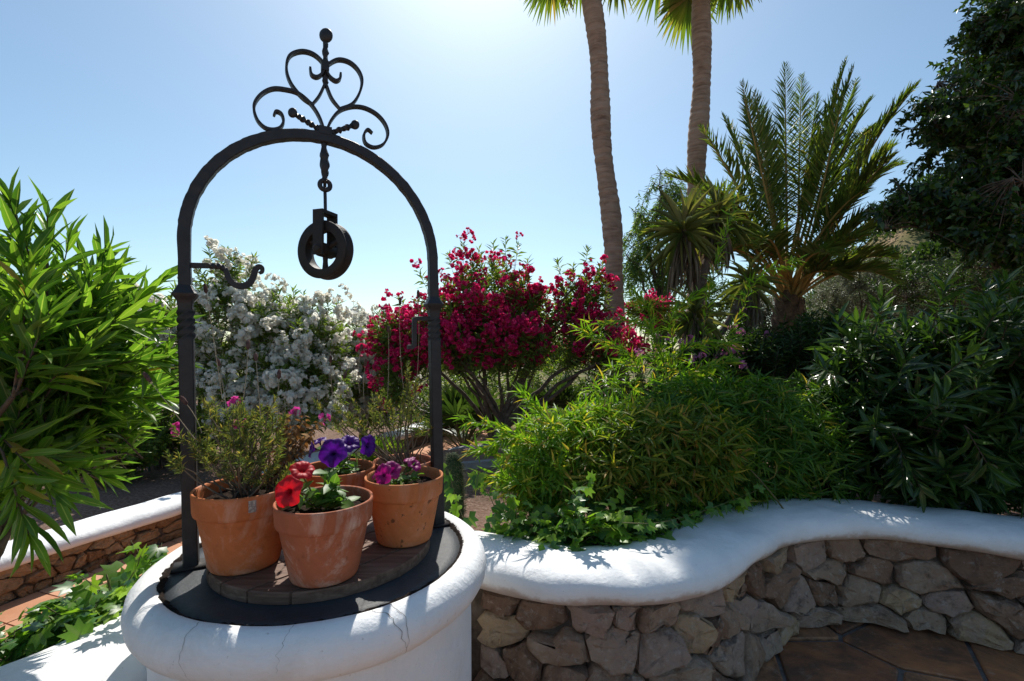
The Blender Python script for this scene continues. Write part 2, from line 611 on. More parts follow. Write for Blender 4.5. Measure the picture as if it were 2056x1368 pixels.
M['deadleaf'] = leaf_mat("dead_blade", [(0, (.13, .10, .07)), (.5, (.2, .16, .12)), (1, (.30, .25, .19))], .25, .8, .1, tmul=(1.1, 1, .8))
M['brownleaf'] = leaf_mat("withered_leaf", [(0, (.15, .075, .03)), (.5, (.28, .15, .06)), (1, (.42, .27, .12))], .3, .8, .1, tmul=(1.2, 1, .6))
M['pepper'] = leaf_mat("pepper_tree_leaf", [(0, (.072, .132, .036)), (.6, (.132, .216, .054)), (1, (.216, .300, .084))], .45, .5, .3)
M['silver'] = leaf_mat("silvery_leaf", [(0, (.14, .16, .11)), (.5, (.22, .24, .18)), (1, (.34, .36, .28))], .25, .5, .35, tmul=(1.1, 1.15, .8))
M['shrub'] = leaf_mat("shrub_leaf", [(0, (.060, .120, .024)), (.6, (.120, .192, .030)), (1, (.264, .300, .048))], .45, .42, .35)
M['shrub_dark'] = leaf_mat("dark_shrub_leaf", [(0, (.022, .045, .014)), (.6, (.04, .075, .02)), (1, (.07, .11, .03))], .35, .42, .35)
M['lavender'] = leaf_mat("lavender_leaf", [(0, (.088, .125, .044)), (.5, (.156, .200, .069)), (.85, (.263, .250, .088)), (1, (.450, .338, .125))], .35, .6, .2)
M['petleaf'] = leaf_mat("petunia_leaf", [(0, (.060, .144, .026)), (.6, (.108, .216, .036)), (1, (.180, .288, .060))], .42, .45, .35, midrib=(.2, .3, .1))
M['cactus'] = simple_mat("cactus_skin", [(.3, (.02, .04, .018)), (.7, (.045, .07, .03))], 20, .8, ((60, 1., .01),), .2)
M['spine'] = simple_mat("cactus_spine", [(.3, (.10, .11, .06)), (.7, (.2, .19, .11))], 20, .8, (), .2)
PET = dict(trans=.45, rough=.55, spec=.25)
M['white_fl'] = leaf_mat("white_petal", [(0, (.80, .78, .70)), (.5, (.86, .85, .80)), (.9, (.9, .89, .86)), (1, (.72, .62, .46))], .6, .6, .2, tmul=(1, 1, .96))
M['red_fl'] = leaf_mat("crimson_petal", [(0, (.391, .010, .086)), (.5, (.598, .019, .149)), (.85, (.736, .048, .230)), (1, (.805, .168, .322))], .5, .55, .25, tmul=(1.4, 1, 1.1))
M['pink_fl'] = leaf_mat("pink_petal", [(0, (.45, .14, .28)), (1, (.62, .25, .42))], .4, .55, .2, tmul=(1.2, 1, 1.1))
M['hotpink_fl'] = leaf_mat("hot_pink_petal", [(0, (.55, .05, .3)), (1, (.7, .1, .4))], .4, .55, .2, tmul=(1.2, 1, 1.1))


def petunia_mat(name, col, throat):
    m, nt, b = mat_new(name)
    at = nd(nt, "ShaderNodeAttribute", attribute_name="leafuv")
    sx = nt.nodes.new("ShaderNodeSeparateXYZ")
    nt.links.new(at.outputs["Vector"], sx.inputs[0])
    f = tex_noise(nt, 60, 4, .6)
    c0 = ramp(nt, f, [(.3, tuple(x * .75 for x in col)), (.7, col)])
    c = mixc(nt, ramp(nt, sx.outputs[0], [(.12, 1), (.35, 0)]), c0, throat)
    nt.links.new(c, b.inputs["Base Color"])
    b.inputs["Roughness"].default_value = .5
    tr = nt.nodes.new("ShaderNodeBsdfTranslucent")
    nt.links.new(c, tr.inputs[0])
    mx = nt.nodes.new("ShaderNodeMixShader")
    mx.inputs[0].default_value = .45
    nt.links.new(b.outputs[0], mx.inputs[1])
    nt.links.new(tr.outputs[0], mx.inputs[2])
    nt.links.new(mx.outputs[0], nt.nodes["Material Output"].inputs[0])
    return m


M['pet_red'] = petunia_mat("red_petunia", (.70, .006, .018), (.3, .003, .012))
M['pet_purple'] = petunia_mat("violet_petunia", (.11, .006, .30), (.015, .003, .05))
M['pet_magenta'] = petunia_mat("magenta_petunia", (.40, .006, .20), (.10, .002, .07))


# ------------------------------------------------------------------ leaf templates: verts (x across, y along, z normal), faces, uv
def lance(nseg=4, prof=None, fold=.18, curl=.12, wave=0.0):
    t = np.linspace(0, 1, nseg + 1)
    w = np.sin(np.pi * t ** .85) ** .8 if prof is None else prof(t)
    w = np.maximum(w, .02)
    w[0] = max(w[0], .1)
    V, U, F = [], [], []
    for i, ti in enumerate(t):
        z = -curl * ti * ti
        for s in (-1, 0, 1):
            V.append([.5 * s * w[i], ti, z + (fold * w[i] * .25 if s else 0) + (wave * math.sin(9 * ti) * abs(s))])
            U.append([s * max(w[i], .3), ti])
    for i in range(nseg):
        a = 3 * i
        F += [[a, a + 1, a + 4, a + 3], [a + 1, a + 2, a + 5, a + 4]]
    return np.array(V), np.array(F), np.array(U)


def rhomb(fold=.2, mid=.42, curl=.08):
    V = np.array([[0, 0, 0], [-.5, mid, fold * .3], [0, 1, -curl], [.5, mid, fold * .3]], float)
    return V, np.array([[0, 2, 1], [0, 3, 2]]), np.array([[0, 0], [-1, mid], [0, 1], [1, mid]], float)


def ivy_leaf(seed=0):
    r = np.random.default_rng(seed)
    ang = np.radians([-90, -128, -150, -172, 158, 128, 108, 90, 72, 52, 22, -8, -30, -52])
    rad = np.array([.10, .42, .46, .52, .33, .60, .36, .74, .36, .60, .33, .52, .46, .42]) * r.uniform(.92, 1.08, 14)
    x, y = rad * np.cos(ang), rad * np.sin(ang) + .30
    z = -.22 * (x ** 2) - .15 * (y - .3) ** 2 + r.uniform(-.02, .02, 14)
    V = np.vstack([[0, .25, .04], np.stack([x, y, z], 1)])
    V[:, 1] += .05
    F = np.array([[0, 1 + (j + 1) % 14, 1 + j] for j in range(14)])
    U = np.stack([V[:, 0] * 1.4, V[:, 1]], 1)
    return V, F, U


def ovate(nseg=3):
    return lance(nseg, lambda t: np.sin(np.pi * t ** .7) ** .75, .22, .18)


T_LANCE5 = [lance(5, curl=c, fold=f) for c, f in ((.06, .3), (.14, .2), (.22, .25))]
T_LANCE3 = [lance(3, curl=c) for c in (.05, .14, .25)]
T_BAMB = [lance(3, lambda t: np.sin(np.pi * t ** .6) ** .9, .2, c) for c in (.08, .22, .38)]
T_RH = [rhomb(.2, .42, .05), rhomb(.35, .45, .15)]
T_OV = [ovate(3), lance(3, lambda t: np.sin(np.pi * t ** .65) ** .7, .3, .3)]
T_OV2 = [lance(2, lambda t: np.sin(np.pi * t ** .7) ** .7, .25, .15)]
T_IVY = [ivy_leaf(s) for s in range(4)]


def frames(D, N):
    D = nrm(D)
    X = nrm(np.cross(D, N))
    Z = np.cross(X, D)
    return X, D, Z


def leaves_to(mb, tmpl, P, D, N, L, Wd):
    """many copies of leaf templates into one mesh builder"""
    if len(P) == 0:
        return
    X, Y, Z = frames(D, N)
    ch = RNG.integers(0, len(tmpl), len(P))
    L, Wd = np.broadcast_to(L, (len(P),)), np.broadcast_to(Wd, (len(P),))
    for k, (tv, tf, tu) in enumerate(tmpl):
        m = ch == k
        if not m.any():
            continue
        n = m.sum()
        V = (P[m][:, None] + tv[None, :, :1] * X[m][:, None] * Wd[m][:, None, None]
             + tv[None, :, 1:2] * Y[m][:, None] * L[m][:, None, None] + tv[None, :, 2:] * Z[m][:, None] * L[m][:, None, None])
        F = tf[None] + (np.arange(n) * len(tv))[:, None, None]
        mb.add(V.reshape(-1, 3), F.reshape(-1, tf.shape[1]), np.tile(tu, (n, 1)))


_TM = {}


def tmpl_mesh(tmpl, k, mat):
    key = (id(tmpl[k][0]), mat.name)
    if key not in _TM:
        _TM[key] = MB().add(*tmpl[k]).mesh("leaf", mat)
    return _TM[key]


def emit_leaves(root, tmpl, P, D, N, L, Wd, mat, n_obj=0, far_tmpl=None, name="leaf", mass="foliage"):
    """the n_obj leaves that show largest become objects, the rest one mesh"""
    P, D, N = np.asarray(P), np.asarray(D), np.asarray(N)
    L = np.broadcast_to(np.asarray(L, float), (len(P),)).copy()
    Wd = np.broadcast_to(np.asarray(Wd, float), (len(P),)).copy()
    rest = np.ones(len(P), bool)
    if n_obj:
        px = CX + FPX * P[:, 0] / np.maximum(P[:, 1], .05)
        py = HY - FPX * (P[:, 2] - EYE) / np.maximum(P[:, 1], .05)
        ok = (px > 0) & (px < 2056) & (py > 0) & (py < 1368) & (P[:, 1] > .3)
        score = np.where(ok, L / np.maximum(P[:, 1], .05), -1)
        pick = np.argsort(-score)[:n_obj]
        pick = pick[score[pick] > 0]
        rest[pick] = False
        X, Y, Z = frames(D, N)
        for i in pick:
            k = int(RNG.integers(0, len(tmpl)))
            me = tmpl_mesh(tmpl, k, mat)
            Mx = Matrix(((X[i][0] * Wd[i], Y[i][0] * L[i], Z[i][0] * L[i], P[i][0]),
                         (X[i][1] * Wd[i], Y[i][1] * L[i], Z[i][1] * L[i], P[i][1]),
                         (X[i][2] * Wd[i], Y[i][2] * L[i], Z[i][2] * L[i], P[i][2]), (0, 0, 0, 1)))
            inst(name, me, Mx, root)
    if rest.any():
        mb = MB()
        leaves_to(mb, far_tmpl or tmpl, P[rest], D[rest], N[rest], L[rest], Wd[rest])
        mb.build(mass, mat, root, kind="stuff")


def sample_blobs(blobs, n, shell=.55, rng=RNG):
    """points in ellipsoids (centre, radii), biased to the shell"""
    blobs = [(np.asarray(c, float), np.asarray(r, float)) for c, r in blobs]
    w = np.array([np.prod(r) ** (2 / 3) for c, r in blobs])
    ks = rng.choice(len(blobs), n, p=w / w.sum())
    d = nrm(rng.normal(size=(n, 3)))
    rr = shell + (1 - shell) * rng.random(n) ** .6
    P = np.zeros((n, 3))
    O = np.zeros((n, 3))
    for k, (c, r) in enumerate(blobs):
        m = ks == k
        P[m] = c + d[m] * rr[m][:, None] * r
        O[m] = nrm(d[m] / r)
    return P, O


def twig_leaves(tips, dirs, length, per, leaf_len, spread=(78, 28), droop=.12, whorl=3, t0=.1, rng=RNG, bendup=.25):
    """leafy twigs ending at tips; returns leaf P,D,N,L and twig start points"""
    n = len(tips)
    lens = length * rng.uniform(.7, 1.25, n)
    A1 = nrm(dirs)
    A0 = nrm(A1 - np.array([0, 0, bendup]))
    starts = tips - nrm(A0 + A1) * lens[:, None]
    P, D, N, L = [], [], [], []
    nw = max(1, per // whorl)
    u, v = nrm(np.cross(A1, rng.normal(size=(n, 3)))), None
    v = np.cross(A1, u)
    for i in range(nw):
        t = t0 + (1 - t0) * (i + .5) / nw
        ax = nrm(A0 * (1 - t) + A1 * t)
        base = starts + (tips - starts) * t
        ang = math.radians(spread[0] * (1 - t) + spread[1] * t)
        for k in range(whorl):
            ph = 2 * np.pi * k / whorl + i * 1.05 + rng.normal(0, .25, n)
            rad = np.cos(ph)[:, None] * u + np.sin(ph)[:, None] * v
            a = ang + rng.normal(0, .18, n)
            d = nrm(np.cos(a)[:, None] * ax + np.sin(a)[:, None] * rad + np.array([0, 0, -droop]) * rng.uniform(0, 2, n)[:, None])
            P.append(base)
            D.append(d)
            N.append(nrm(ax + rng.normal(0, .35, (n, 3)) + np.array([0, 0, .3])))
            L.append(leaf_len * rng.uniform(.55, 1.2, n) * (.75 + .25 * math.sin(math.pi * min(1, t * 1.1))))
    return np.concatenate(P), np.concatenate(D), np.concatenate(N), np.concatenate(L), starts


def limbs(mb, base, ends, r0=.03, r1=.008, sides=6, spread=.15, rng=RNG, up=.35):
    """main limbs from the base; returns points along them"""
    pts = []
    for e in ends:
        e = np.asarray(e, float)
        b = np.asarray(base, float) + np.append(rng.normal(0, spread * .3, 2), 0)
        mid = b * .5 + e * .5 + np.array([0, 0, up * np.linalg.norm(e - b) * .3]) - .15 * (e - b) * np.array([1, 1, 0])
        p = bez(b, mid, e, 9)
        p[1:-1] += rng.normal(0, .012, (7, 3)) * np.linalg.norm(e - b)
        tube(mb, p, np.linspace(r0, r1, 9) * rng.uniform(.75, 1.2), sides)
        pts.append(p[3:])
    return np.concatenate(pts)


def twig_tubes(mb, limb_pts, starts, tips, r=.004, maxd=1e9):
    for s, t in zip(starts, tips):
        d = np.linalg.norm(limb_pts - s, axis=1)
        q = limb_pts[np.argmin(d)]
        p = np.array([q, q * .45 + s * .55 + [0, 0, .02], s, s * .5 + t * .5, t])
        tube(mb, p, np.array([1.4, 1.2, 1, .8, .45]) * r, 4, cap=False)


def cluster_mesh(name, mat, n_fl=7, r=.045, pet=.026, seed=0, layers=1):
    rg = np.random.default_rng(seed)
    mb = MB()
    T = [(np.array([[0, 0, 0], [-.5, .6, .10], [-.25, 1, .02], [.25, 1, .02], [.5, .6, .10], [0, .55, -.04]], float),
          np.array([[0, 5, 1], [1, 5, 2], [2, 5, 3], [3, 5, 4], [4, 5, 0]]), np.zeros((6, 2)))]
    for i in range(n_fl):
        d = nrm(rg.normal(size=3) + np.array([0, 0, .6]))
        c = d * r * rg.uniform(.5, 1.1)
        tube(mb, [[0, 0, -.01], c * .5, c + d * .002], pet * .09, 3, cap=False)
        u = nrm(np.cross(d, rg.normal(size=3)))
        v = np.cross(d, u)
        for l in range(layers):
            for k in range(5):
                ph = 2 * np.pi * k / 5 + l * .6
                rad = np.cos(ph) * u + np.sin(ph) * v
                dd = nrm(rad + d * (.35 + .7 * l))[None]
                leaves_to(mb, T, c[None], dd, (d - .3 * rad)[None], np.array([pet * rg.uniform(.85, 1.15)]), np.array([pet * .95]))
    return mb.mesh(name, mat)


def put_clusters(root, meshes, P, scale, name="flower_cluster", n_obj=150, rng=RNG):
    """flower heads; those that show largest are objects, the others one part"""
    order = np.argsort(P[:, 1] + rng.normal(0, .05, len(P)))
    px = CX + FPX * P[:, 0] / P[:, 1]
    vis = [i for i in order if 0 < px[i] < 2056]
    keep = set(vis[:n_obj])
    mb = MB()
    cache = {}
    for i in range(len(P)):
        q = Quaternion(Vector(nrm(rng.normal(size=3))), rng.uniform(0, 1.2)) @ Quaternion((0, 0, 1), rng.uniform(0, 6.28))
        s = scale * rng.uniform(.7, 1.2)
        me = meshes[int(rng.integers(0, len(meshes)))]
        Mx = Matrix.Translation(Vector(P[i])) @ q.to_matrix().to_4x4() @ Matrix.Scale(s, 4)
        if i in keep:
            inst(name, me, Mx, root)
        else:
            if me.name not in cache:
                v = np.zeros(len(me.vertices) * 3)
                me.vertices.foreach_get("co", v)
                cache[me.name] = (v.reshape(-1, 3), [np.array([p.vertices[:] for p in me.polygons if len(p.vertices) == k_]) for k_ in (3, 4)])
            v, f = cache[me.name]
            R = np.array(Mx.to_3x3())
            b0 = mb.n
            mb.add(v @ R.T + P[i], f[0])
            mb.f.append(f[1] + b0)
    if mb.n:
        mb.build("blossom", meshes[0].materials[0], root, kind="stuff")


# ------------------------------------------------------------------ plan of the place
F_EDGE = np.array([(5.2, 2.25), (4.4, 2.1), (3.6, 2.12), (3.1, 2.25), (2.605, 2.46), (2.2, 2.66), (1.89, 2.73), (1.513, 2.615), (1.205, 2.378),
                   (.928, 2.136), (.70, 2.03), (.453, 1.983), (.15, 2.02), (-.184, 2.158), (-.55, 2.24), (-.86, 2.05),
                   (-1.07, 1.66), (-1.20, 1.33), (-1.38, 1.0), (-1.65, .6), (-1.95, .2), (-2.3, -.3), (-2.6, -1.0)])
curve = catmull(np.c_[F_EDGE, np.zeros(len(F_EDGE))], 10)[:, :2]
seglen = np.r_[0, np.cumsum(np.linalg.norm(np.diff(curve, axis=0), axis=1))]
tang = nrm(np.gradient(curve, axis=0))
nback = np.stack([tang[:, 1], -tang[:, 0]], 1)          # towards the planting bed
nback[np.argmax(curve[:, 0] < .5)]
if nback[100][1] < 0:
    nback = -nback


def on_wall(s, d=0.0):
    x, y = np.interp(s, seglen, curve[:, 0]), np.interp(s, seglen, curve[:, 1])
    nx, ny = np.interp(s, seglen, nback[:, 0]), np.interp(s, seglen, nback[:, 1])
    return np.stack([x + nx * d, y + ny * d], -1)


def s_at_x(x):
    return float(seglen[np.argmin(np.abs(curve[:130, 0] - x))])


mid_line = curve + nback * .2


def low_line(y):
    """front face of the low terrace wall on the left: x for a given y"""
    return -3.03 + .345 * (np.asarray(y, float) - 2.95)


def in_patio(x, y):
    poly = np.vstack([mid_line, [[-3.6, -3], [-4.2, -12.5], [9, -12.5], [9, 2.2]]])
    x, y = np.asarray(x), np.asarray(y)
    ins = np.zeros(x.shape, bool)
    j = len(poly) - 1
    for i in range(len(poly)):
        xi, yi = poly[i]
        xj, yj = poly[j]
        c = ((yi > y) != (yj > y)) & (x < (xj - xi) * (y - yi) / (yj - yi + 1e-12) + xi)
        ins ^= c
        j = i
    return ins


def terr(x, y):
    x, y = np.asarray(x, float), np.asarray(y, float)
    w = low_line(np.clip(y, -5, 14))
    z = .40 * sstep(.75, 1.7, x - w) + .1 * sstep(3.6, 2.4, y) * sstep(1.2, 2.0, x - w)
    z = z + np.where(x < w - .2, .14, 0) * sstep(-.1, -.4, x - w)
    z = z + .03 * vnoise(np.stack([x, y], -1), 3, 3, .35) * sstep(1.2, 2.2, x - w)
    far = sstep(12, 26, y)
    hill = 9.5 * sstep(.42, .95, x / np.maximum(y, 1)) * sstep(11, 26, y)
    z = z + hill * (1 + .12 * vnoise(np.stack([x, y], -1), 5, 3, .06)) - 2.0 * far * sstep(.6, .2, x / np.maximum(y, 1))
    z = np.where(y > 60, z * 1.0, z)
    return np.where(in_patio(x, y), -.06, z)


# ------------------------------------------------------------------ the setting
xs = np.r_[-600, -300, -150, -80, -45, -28, -18, -12, -9, -7, np.arange(-6, 7, .11), 7.2, 8, 9, 10.5, 12, 14, 16, 18, 20, 23, 26, 30, 36, 45, 60, 90, 150, 300, 600]
ys = np.r_[-40, -20, -12, -8, -5, np.arange(-3.5, 10, .11), 10.5, 11.5, 12.5, 13.5, 15, 16.5, 18, 20, 22, 24, 26, 29, 33, 40, 55, 80, 130, 250, 500, 900]
GX, GY = np.meshgrid(xs, ys)
GZ = terr(GX, GY)
mb = MB()
idx = np.arange(GX.size).reshape(GX.shape)
mb.add(np.stack([GX, GY, GZ], -1).reshape(-1, 3), np.stack([idx[:-1, :-1], idx[:-1, 1:], idx[1:, 1:], idx[1:, :-1]], -1).reshape(-1, 4))
ground = mb.build("ground", M['ground'], kind="structure")


# polygons: voronoi cells by half-plane clipping
def clip_half(poly, p, n):
    out = []
    k = len(poly)
    for i in range(k):
        a, b = poly[i], poly[(i + 1) % k]
        da, db = np.dot(a - p, n), np.dot(b - p, n)
        if da <= 0:
            out.append(a)
        if da * db < 0:
            out.append(a + (b - a) * (da / (da - db)))
    return out


def voronoi(seeds, lo, hi, relax=2):
    seeds = np.asarray(seeds, float)
    for it in range(relax + 1):
        cells = []
        for i, s in enumerate(seeds):
            poly = [np.array(p, float) for p in ((lo[0], lo[1]), (hi[0], lo[1]), (hi[0], hi[1]), (lo[0], hi[1]))]
            o = np.argsort(((seeds - s) ** 2).sum(1))[1:22]
            for j in o:
                poly = clip_half(poly, (s + seeds[j]) / 2, seeds[j] - s)
                if len(poly) < 3:
                    break
            cells.append(np.array(poly))
        if it < relax:
            seeds = np.array([c.mean(0) if len(c) >= 3 else s for c, s in zip(cells, seeds)])
    return [c for c in cells if len(c) >= 3]


def poly_area(c):
    x, y = c[:, 0], c[:, 1]
    return .5 * np.sum(x * np.roll(y, -1) - y * np.roll(x, -1))


def inset_round(c, gap, rnd=.28, rng=RNG, rough=.0):
    """shrink a convex cell and cut its corners"""
    if poly_area(c) < 0:
        c = c[::-1]
    p = [q for q in c]
    cc = c.mean(0)
    k = len(c)
    for i in range(k):
        a, b = c[i], c[(i + 1) % k]
        e = b - a
        if np.linalg.norm(e) < 1e-6:
            continue
        n = np.array([e[1], -e[0]]) / np.linalg.norm(e)
        p = clip_half(p, a - n * gap, n)
        if len(p) < 3:
            return None
    p = np.array(p)
    out = []
    k = len(p)
    for i in range(k):
        a, b = p[i], p[(i + 1) % k]
        if np.linalg.norm(b - a) < .012:
            out.append((a + b) / 2)
            continue
        r1, r2 = rnd * rng.uniform(.6, 1.2), rnd * rng.uniform(.6, 1.2)
        out += [a + (b - a) * r1, b + (a - b) * r2]
    out = np.array(out)
    # one more point on long edges, jittered
    res = []
    k = len(out)
    for i in range(k):
        a, b = out[i], out[(i + 1) % k]
        res.append(a)
        if np.linalg.norm(b - a) > .07:
            res.append((a + b) / 2 + rng.normal(0, rough, 2))
    return np.array(res)


# patio: flagstones on a bed of joint mortar
mb = MB()
pp = np.vstack([mid_line[::3], [[-3.4, -3], [-4, -12], [8.5, -12], [8.5, 2.2]]])
cpt = np.array([1.0, -1.5])
V = np.c_[np.vstack([pp, cpt]), np.full(len(pp) + 1, -.02)]
k = len(pp)
mb.add(V, [[k, i, (i + 1) % k] if poly_area(pp) > 0 else [k, (i + 1) % k, i] for i in range(k)])
patio = mb.build("patio", M['paving'], smooth=False, kind="structure")
rg = np.random.default_rng(21)
mb = MB()
GXp, GYp = np.meshgrid(np.arange(-1.3, 4.2, .2), np.arange(-.6, 3.2, .2))
idx = np.arange(GXp.size).reshape(GXp.shape)
qf = np.stack([idx[:-1, :-1], idx[:-1, 1:], idx[1:, 1:], idx[1:, :-1]], -1).reshape(-1, 4)
pxy = np.stack([GXp, GYp, np.full(GXp.shape, -.014)], -1).reshape(-1, 3)
cq = pxy[qf].mean(1)
mb.add(pxy, qf[in_patio(cq[:, 0], cq[:, 1])])
mb.build("mortar_bed", M['grout'], patio, smooth=False)
pts = np.array([[x + rg.uniform(-.17, .17), y + rg.uniform(-.17, .17)] for x in np.arange(-1.1, 3.9, .52) for y in np.arange(-.4, 3.4, .47)])
for c in voronoi(pts, (-1.4, -.7), (4.2, 3.5), 0):
    if not in_patio(c[:, 0], c[:, 1]).any():
        continue
    o = inset_round(c, .011, .05, rg)
    if o is None:
        continue
    n = len(o)
    cc = o.mean(0)
    tz = rg.uniform(-.003, .003)
    ring0 = np.c_[o, np.full(n, -.03)]
    ring1 = np.c_[o, np.full(n, -.004 + tz)]
    ring2 = np.c_[cc + (o - cc) * .97, np.full(n, .001 + tz)]
    mb = MB()
    V = np.vstack([ring0, ring1, ring2, [[cc[0], cc[1], .001 + tz]]])
    Fq = [[a * n + i, a * n + (i + 1) % n, (a + 1) * n + (i + 1) % n, (a + 1) * n + i] for a in range(2) for i in range(n)]
    mb.add(V, Fq)
    mb.f.append(np.array([[3 * n, 2 * n + i, 2 * n + (i + 1) % n] for i in range(n)]))
    mb.build("flagstone", M['tile'], patio, smooth=False)


# ------------------------------------------------------------------ the curved garden wall: core, stones, plaster capping
wall = thing("garden_wall", "curving rubble stone retaining wall with a thick rounded white plaster capping beside the well", "wall", (.6, 2.2, 0))
ss = np.linspace(0, seglen[-1], 260)
mb = MB()
rows = [(.028, -.08), (.053, .2), (.080, .47), (.36, .47), (.36, -.08)]
V = np.zeros((len(rows), len(ss), 3))
for i, (d, z) in enumerate(rows):
    V[i, :, :2] = on_wall(ss, d)
    V[i, :, 2] = z
idx = np.arange(V.shape[0] * len(ss)).reshape(V.shape[0], len(ss))
mb.add(V.reshape(-1, 3), np.stack([idx[:-1, :-1], idx[1:, :-1], idx[1:, 1:], idx[:-1, 1:]], -1).reshape(-1, 4))
mb.build("wall_core", M['mortar'], wall)

prof = np.array([(.035, .462), (.012, .466), (-.010, .480), (-.024, .505), (-.026, .532), (-.016, .560), (.006, .584), (.04, .602), (.09, .614), (.15, .620),
                 (.22, .621), (.29, .615), (.345, .600), (.385, .575), (.405, .54), (.41, .48), (.40, .36)])
ss = np.linspace(0, seglen[-1], 420)
V = np.zeros((len(prof), len(ss), 3))
for i, (d, z) in enumerate(prof):
    wob = .016 * vnoise(np.stack([ss, np.full_like(ss, i * .06)], -1), 11, 3, .9) + .012 * np.sin(ss * 3.1 + 1)
    V[i, :, :2] = on_wall(ss, 0) + (on_wall(ss, 1) - on_wall(ss, 0)) * (d + wob * (1 if i < 6 else .6))[:, None]
    V[i, :, 2] = z + .011 * vnoise(np.stack([ss, np.full_like(ss, i * .08)], -1), 12, 3, 1.1) + .006 * np.sin(ss * 1.7)
idx = np.arange(V.shape[0] * len(ss)).reshape(V.shape[0], len(ss))
mb = MB()
mb.add(V.reshape(-1, 3), np.stack([idx[:-1, :-1], idx[:-1, 1:], idx[1:, 1:], idx[1:, :-1]], -1).reshape(-1, 4)[:, ::-1], np.stack([np.repeat(np.linspace(0, 1, len(prof)), len(ss)), np.tile(ss, len(prof))], 1))
mb.build("capping", M['plaster_cap'], wall)


def wall_stones(parent, to_world, length, height, cell, mat, seed, aniso=1.7, gap=.007, bulge=.05, z0=0.0, rough=.006):
    """rubble: each stone a lump of its own with recessed joints"""
    rg = np.random.default_rng(seed)
    seeds = []
    ncol = int(length / (cell * aniso))
    nrow = max(2, int(round(height / cell)))
    for r in range(nrow):
        x = rg.uniform(0, .5) * cell * aniso
        while x < length:
            seeds.append((x / aniso, (r + .5 + rg.uniform(-.3, .3)) * height / nrow))
            x += cell * aniso * rg.choice([.45, .7, 1.0, 1.45, 2.2], p=[.18, .22, .25, .2, .15])
    for c in voronoi(seeds, (0, 0), (length / aniso, height), 0):
        c = c * np.array([aniso, 1.0])
        if abs(poly_area(c)) < .0012:
            continue
        o = inset_round(c, gap, .14, rg, rough)
        if o is None or abs(poly_area(o)) < .0008:
            continue
        n = len(o)
        cc = o.mean(0)
        bl = bulge * rg.uniform(.7, 1.25)
        tilt = rg.normal(0, .17, 2)
        V = []
        for sc, dp in ((1.0, -.05), (1.0, bl * .36), (.95, bl * .74), (.80, bl * .97), (.42, bl * 1.03)):
            q = cc + (o - cc) * sc
            dd = dp + (q - cc) @ tilt * (1 if dp > 0 else 0) + (rg.normal(0, .006, n) * (.35 if sc == 1.0 else 1) if dp > 0 else 0)
            V.append(np.c_[q + rg.normal(0, .0048, q.shape) * (dp > 0), dd])
        V = np.vstack(V + [[cc[0], cc[1], bl * 1.04]])
        mb = MB()
        mb.add(to_world(V[:, 0], V[:, 1] + z0, V[:, 2]), [[a * n + i, a * n + (i + 1) % n, (a + 1) * n + (i + 1) % n, (a + 1) * n + i] for a in range(4) for i in range(n)])
        mb.f.append(np.array([[5 * n, 4 * n + i, 4 * n + (i + 1) % n] for i in range(n)]))
        o_ = mb.build("stone", mat, parent)
        o_.data.set_sharp_from_angle(angle=math.radians(40))


s0, s1 = s_at_x(3.7), s_at_x(-.35)


def tw_main(s, z, d):
    batter = .075 - .075 * (1 - np.clip(z / .47, 0, 1)) * .9
    xy = on_wall(s1 - s, 0)
    n = on_wall(s1 - s, 1) - xy
    return np.c_[xy + n * (batter - d)[:, None], z]


wall_stones(wall, tw_main, s1 - s0, .475, .118, M['stone'], 5, 1.55, .005, .058, rough=.011)

# ------------------------------------------------------------------ the well
WC = np.array([-.64, 1.67, 0.0])
well = thing("well", "round white plastered well with rolled rim and a dark slate top", "well", tuple(WC))


def wnoise(V):
    n = vnoise(V * np.array([1, 1, 1.3]), 31, 3, 1.6)
    r = np.linalg.norm(V[..., :2], axis=-1, keepdims=True)
    V = V.copy()
    V[..., :2] *= 1 + .006 * n[..., None] / np.maximum(r, .2) * .6
    V[..., 2] += .0035 * vnoise(V, 32, 3, 1.9) * (V[..., 2] > .5)
    return V


lathe_prof = [(.50, -.06), (.50, .3), (.497, .6), (.496, .715), (.497, .728), (.503, .734), (.520, .738), (.536, .751), (.548, .773), (.552, .80),
              (.546, .828), (.531, .848), (.512, .860), (.492, .8635), (.478, .861), (.469, .855), (.464, .845), (.462, .80)]
mb = MB()
lathe(mb, lathe_prof, WC, 128, wnoise)
mb.build("drum", M['plaster'], well)
# slate top with ragged, crumbling edge
mb = MB()
rg = np.random.default_rng(9)
seg = 96
lathe(mb, [(.0, .846), (.15, .846), (.30, .8465), (.42, .846), (.462, .845), (.4635, .82)], WC, seg)
mb.build("slate_top", M['slate'], well)
mb = MB()
seg = 420
a = np.arange(seg) * 2 * np.pi / seg
ri = .459 - .007 * np.abs(vnoise(np.stack([np.cos(a), np.sin(a)], -1) * 5, 41, 4, 1.0)) - rg.uniform(0, .002, seg)
ro = .471 + .008 * vnoise(np.stack([np.cos(a), np.sin(a)], -1) * 6, 42, 4, 1.0) + rg.uniform(0, .002, seg)
zz = .851 + .004 * np.abs(vnoise(np.stack([np.cos(a), np.sin(a)], -1) * 9, 44, 4, 1.0)) + rg.uniform(0, .003, seg)
V = []
for r, z in ((ri, np.full(seg, .844)), ((ri * .6 + ro * .4), zz), ((ri * .25 + ro * .75), zz + .004), (ro, np.full(seg, .852))):
    V.append(np.stack([r * np.cos(a), r * np.sin(a), z], 1))
V = np.array(V)
idx = np.arange(4 * seg).reshape(4, seg)
mb.add(V.reshape(-1, 3) + WC, np.stack([idx[:-1], idx[1:], np.roll(idx[1:], -1, 1), np.roll(idx[:-1], -1, 1)], -1).reshape(-1, 4)[:, ::-1])
mb.build("crumbling_edge", M['crust'], well)


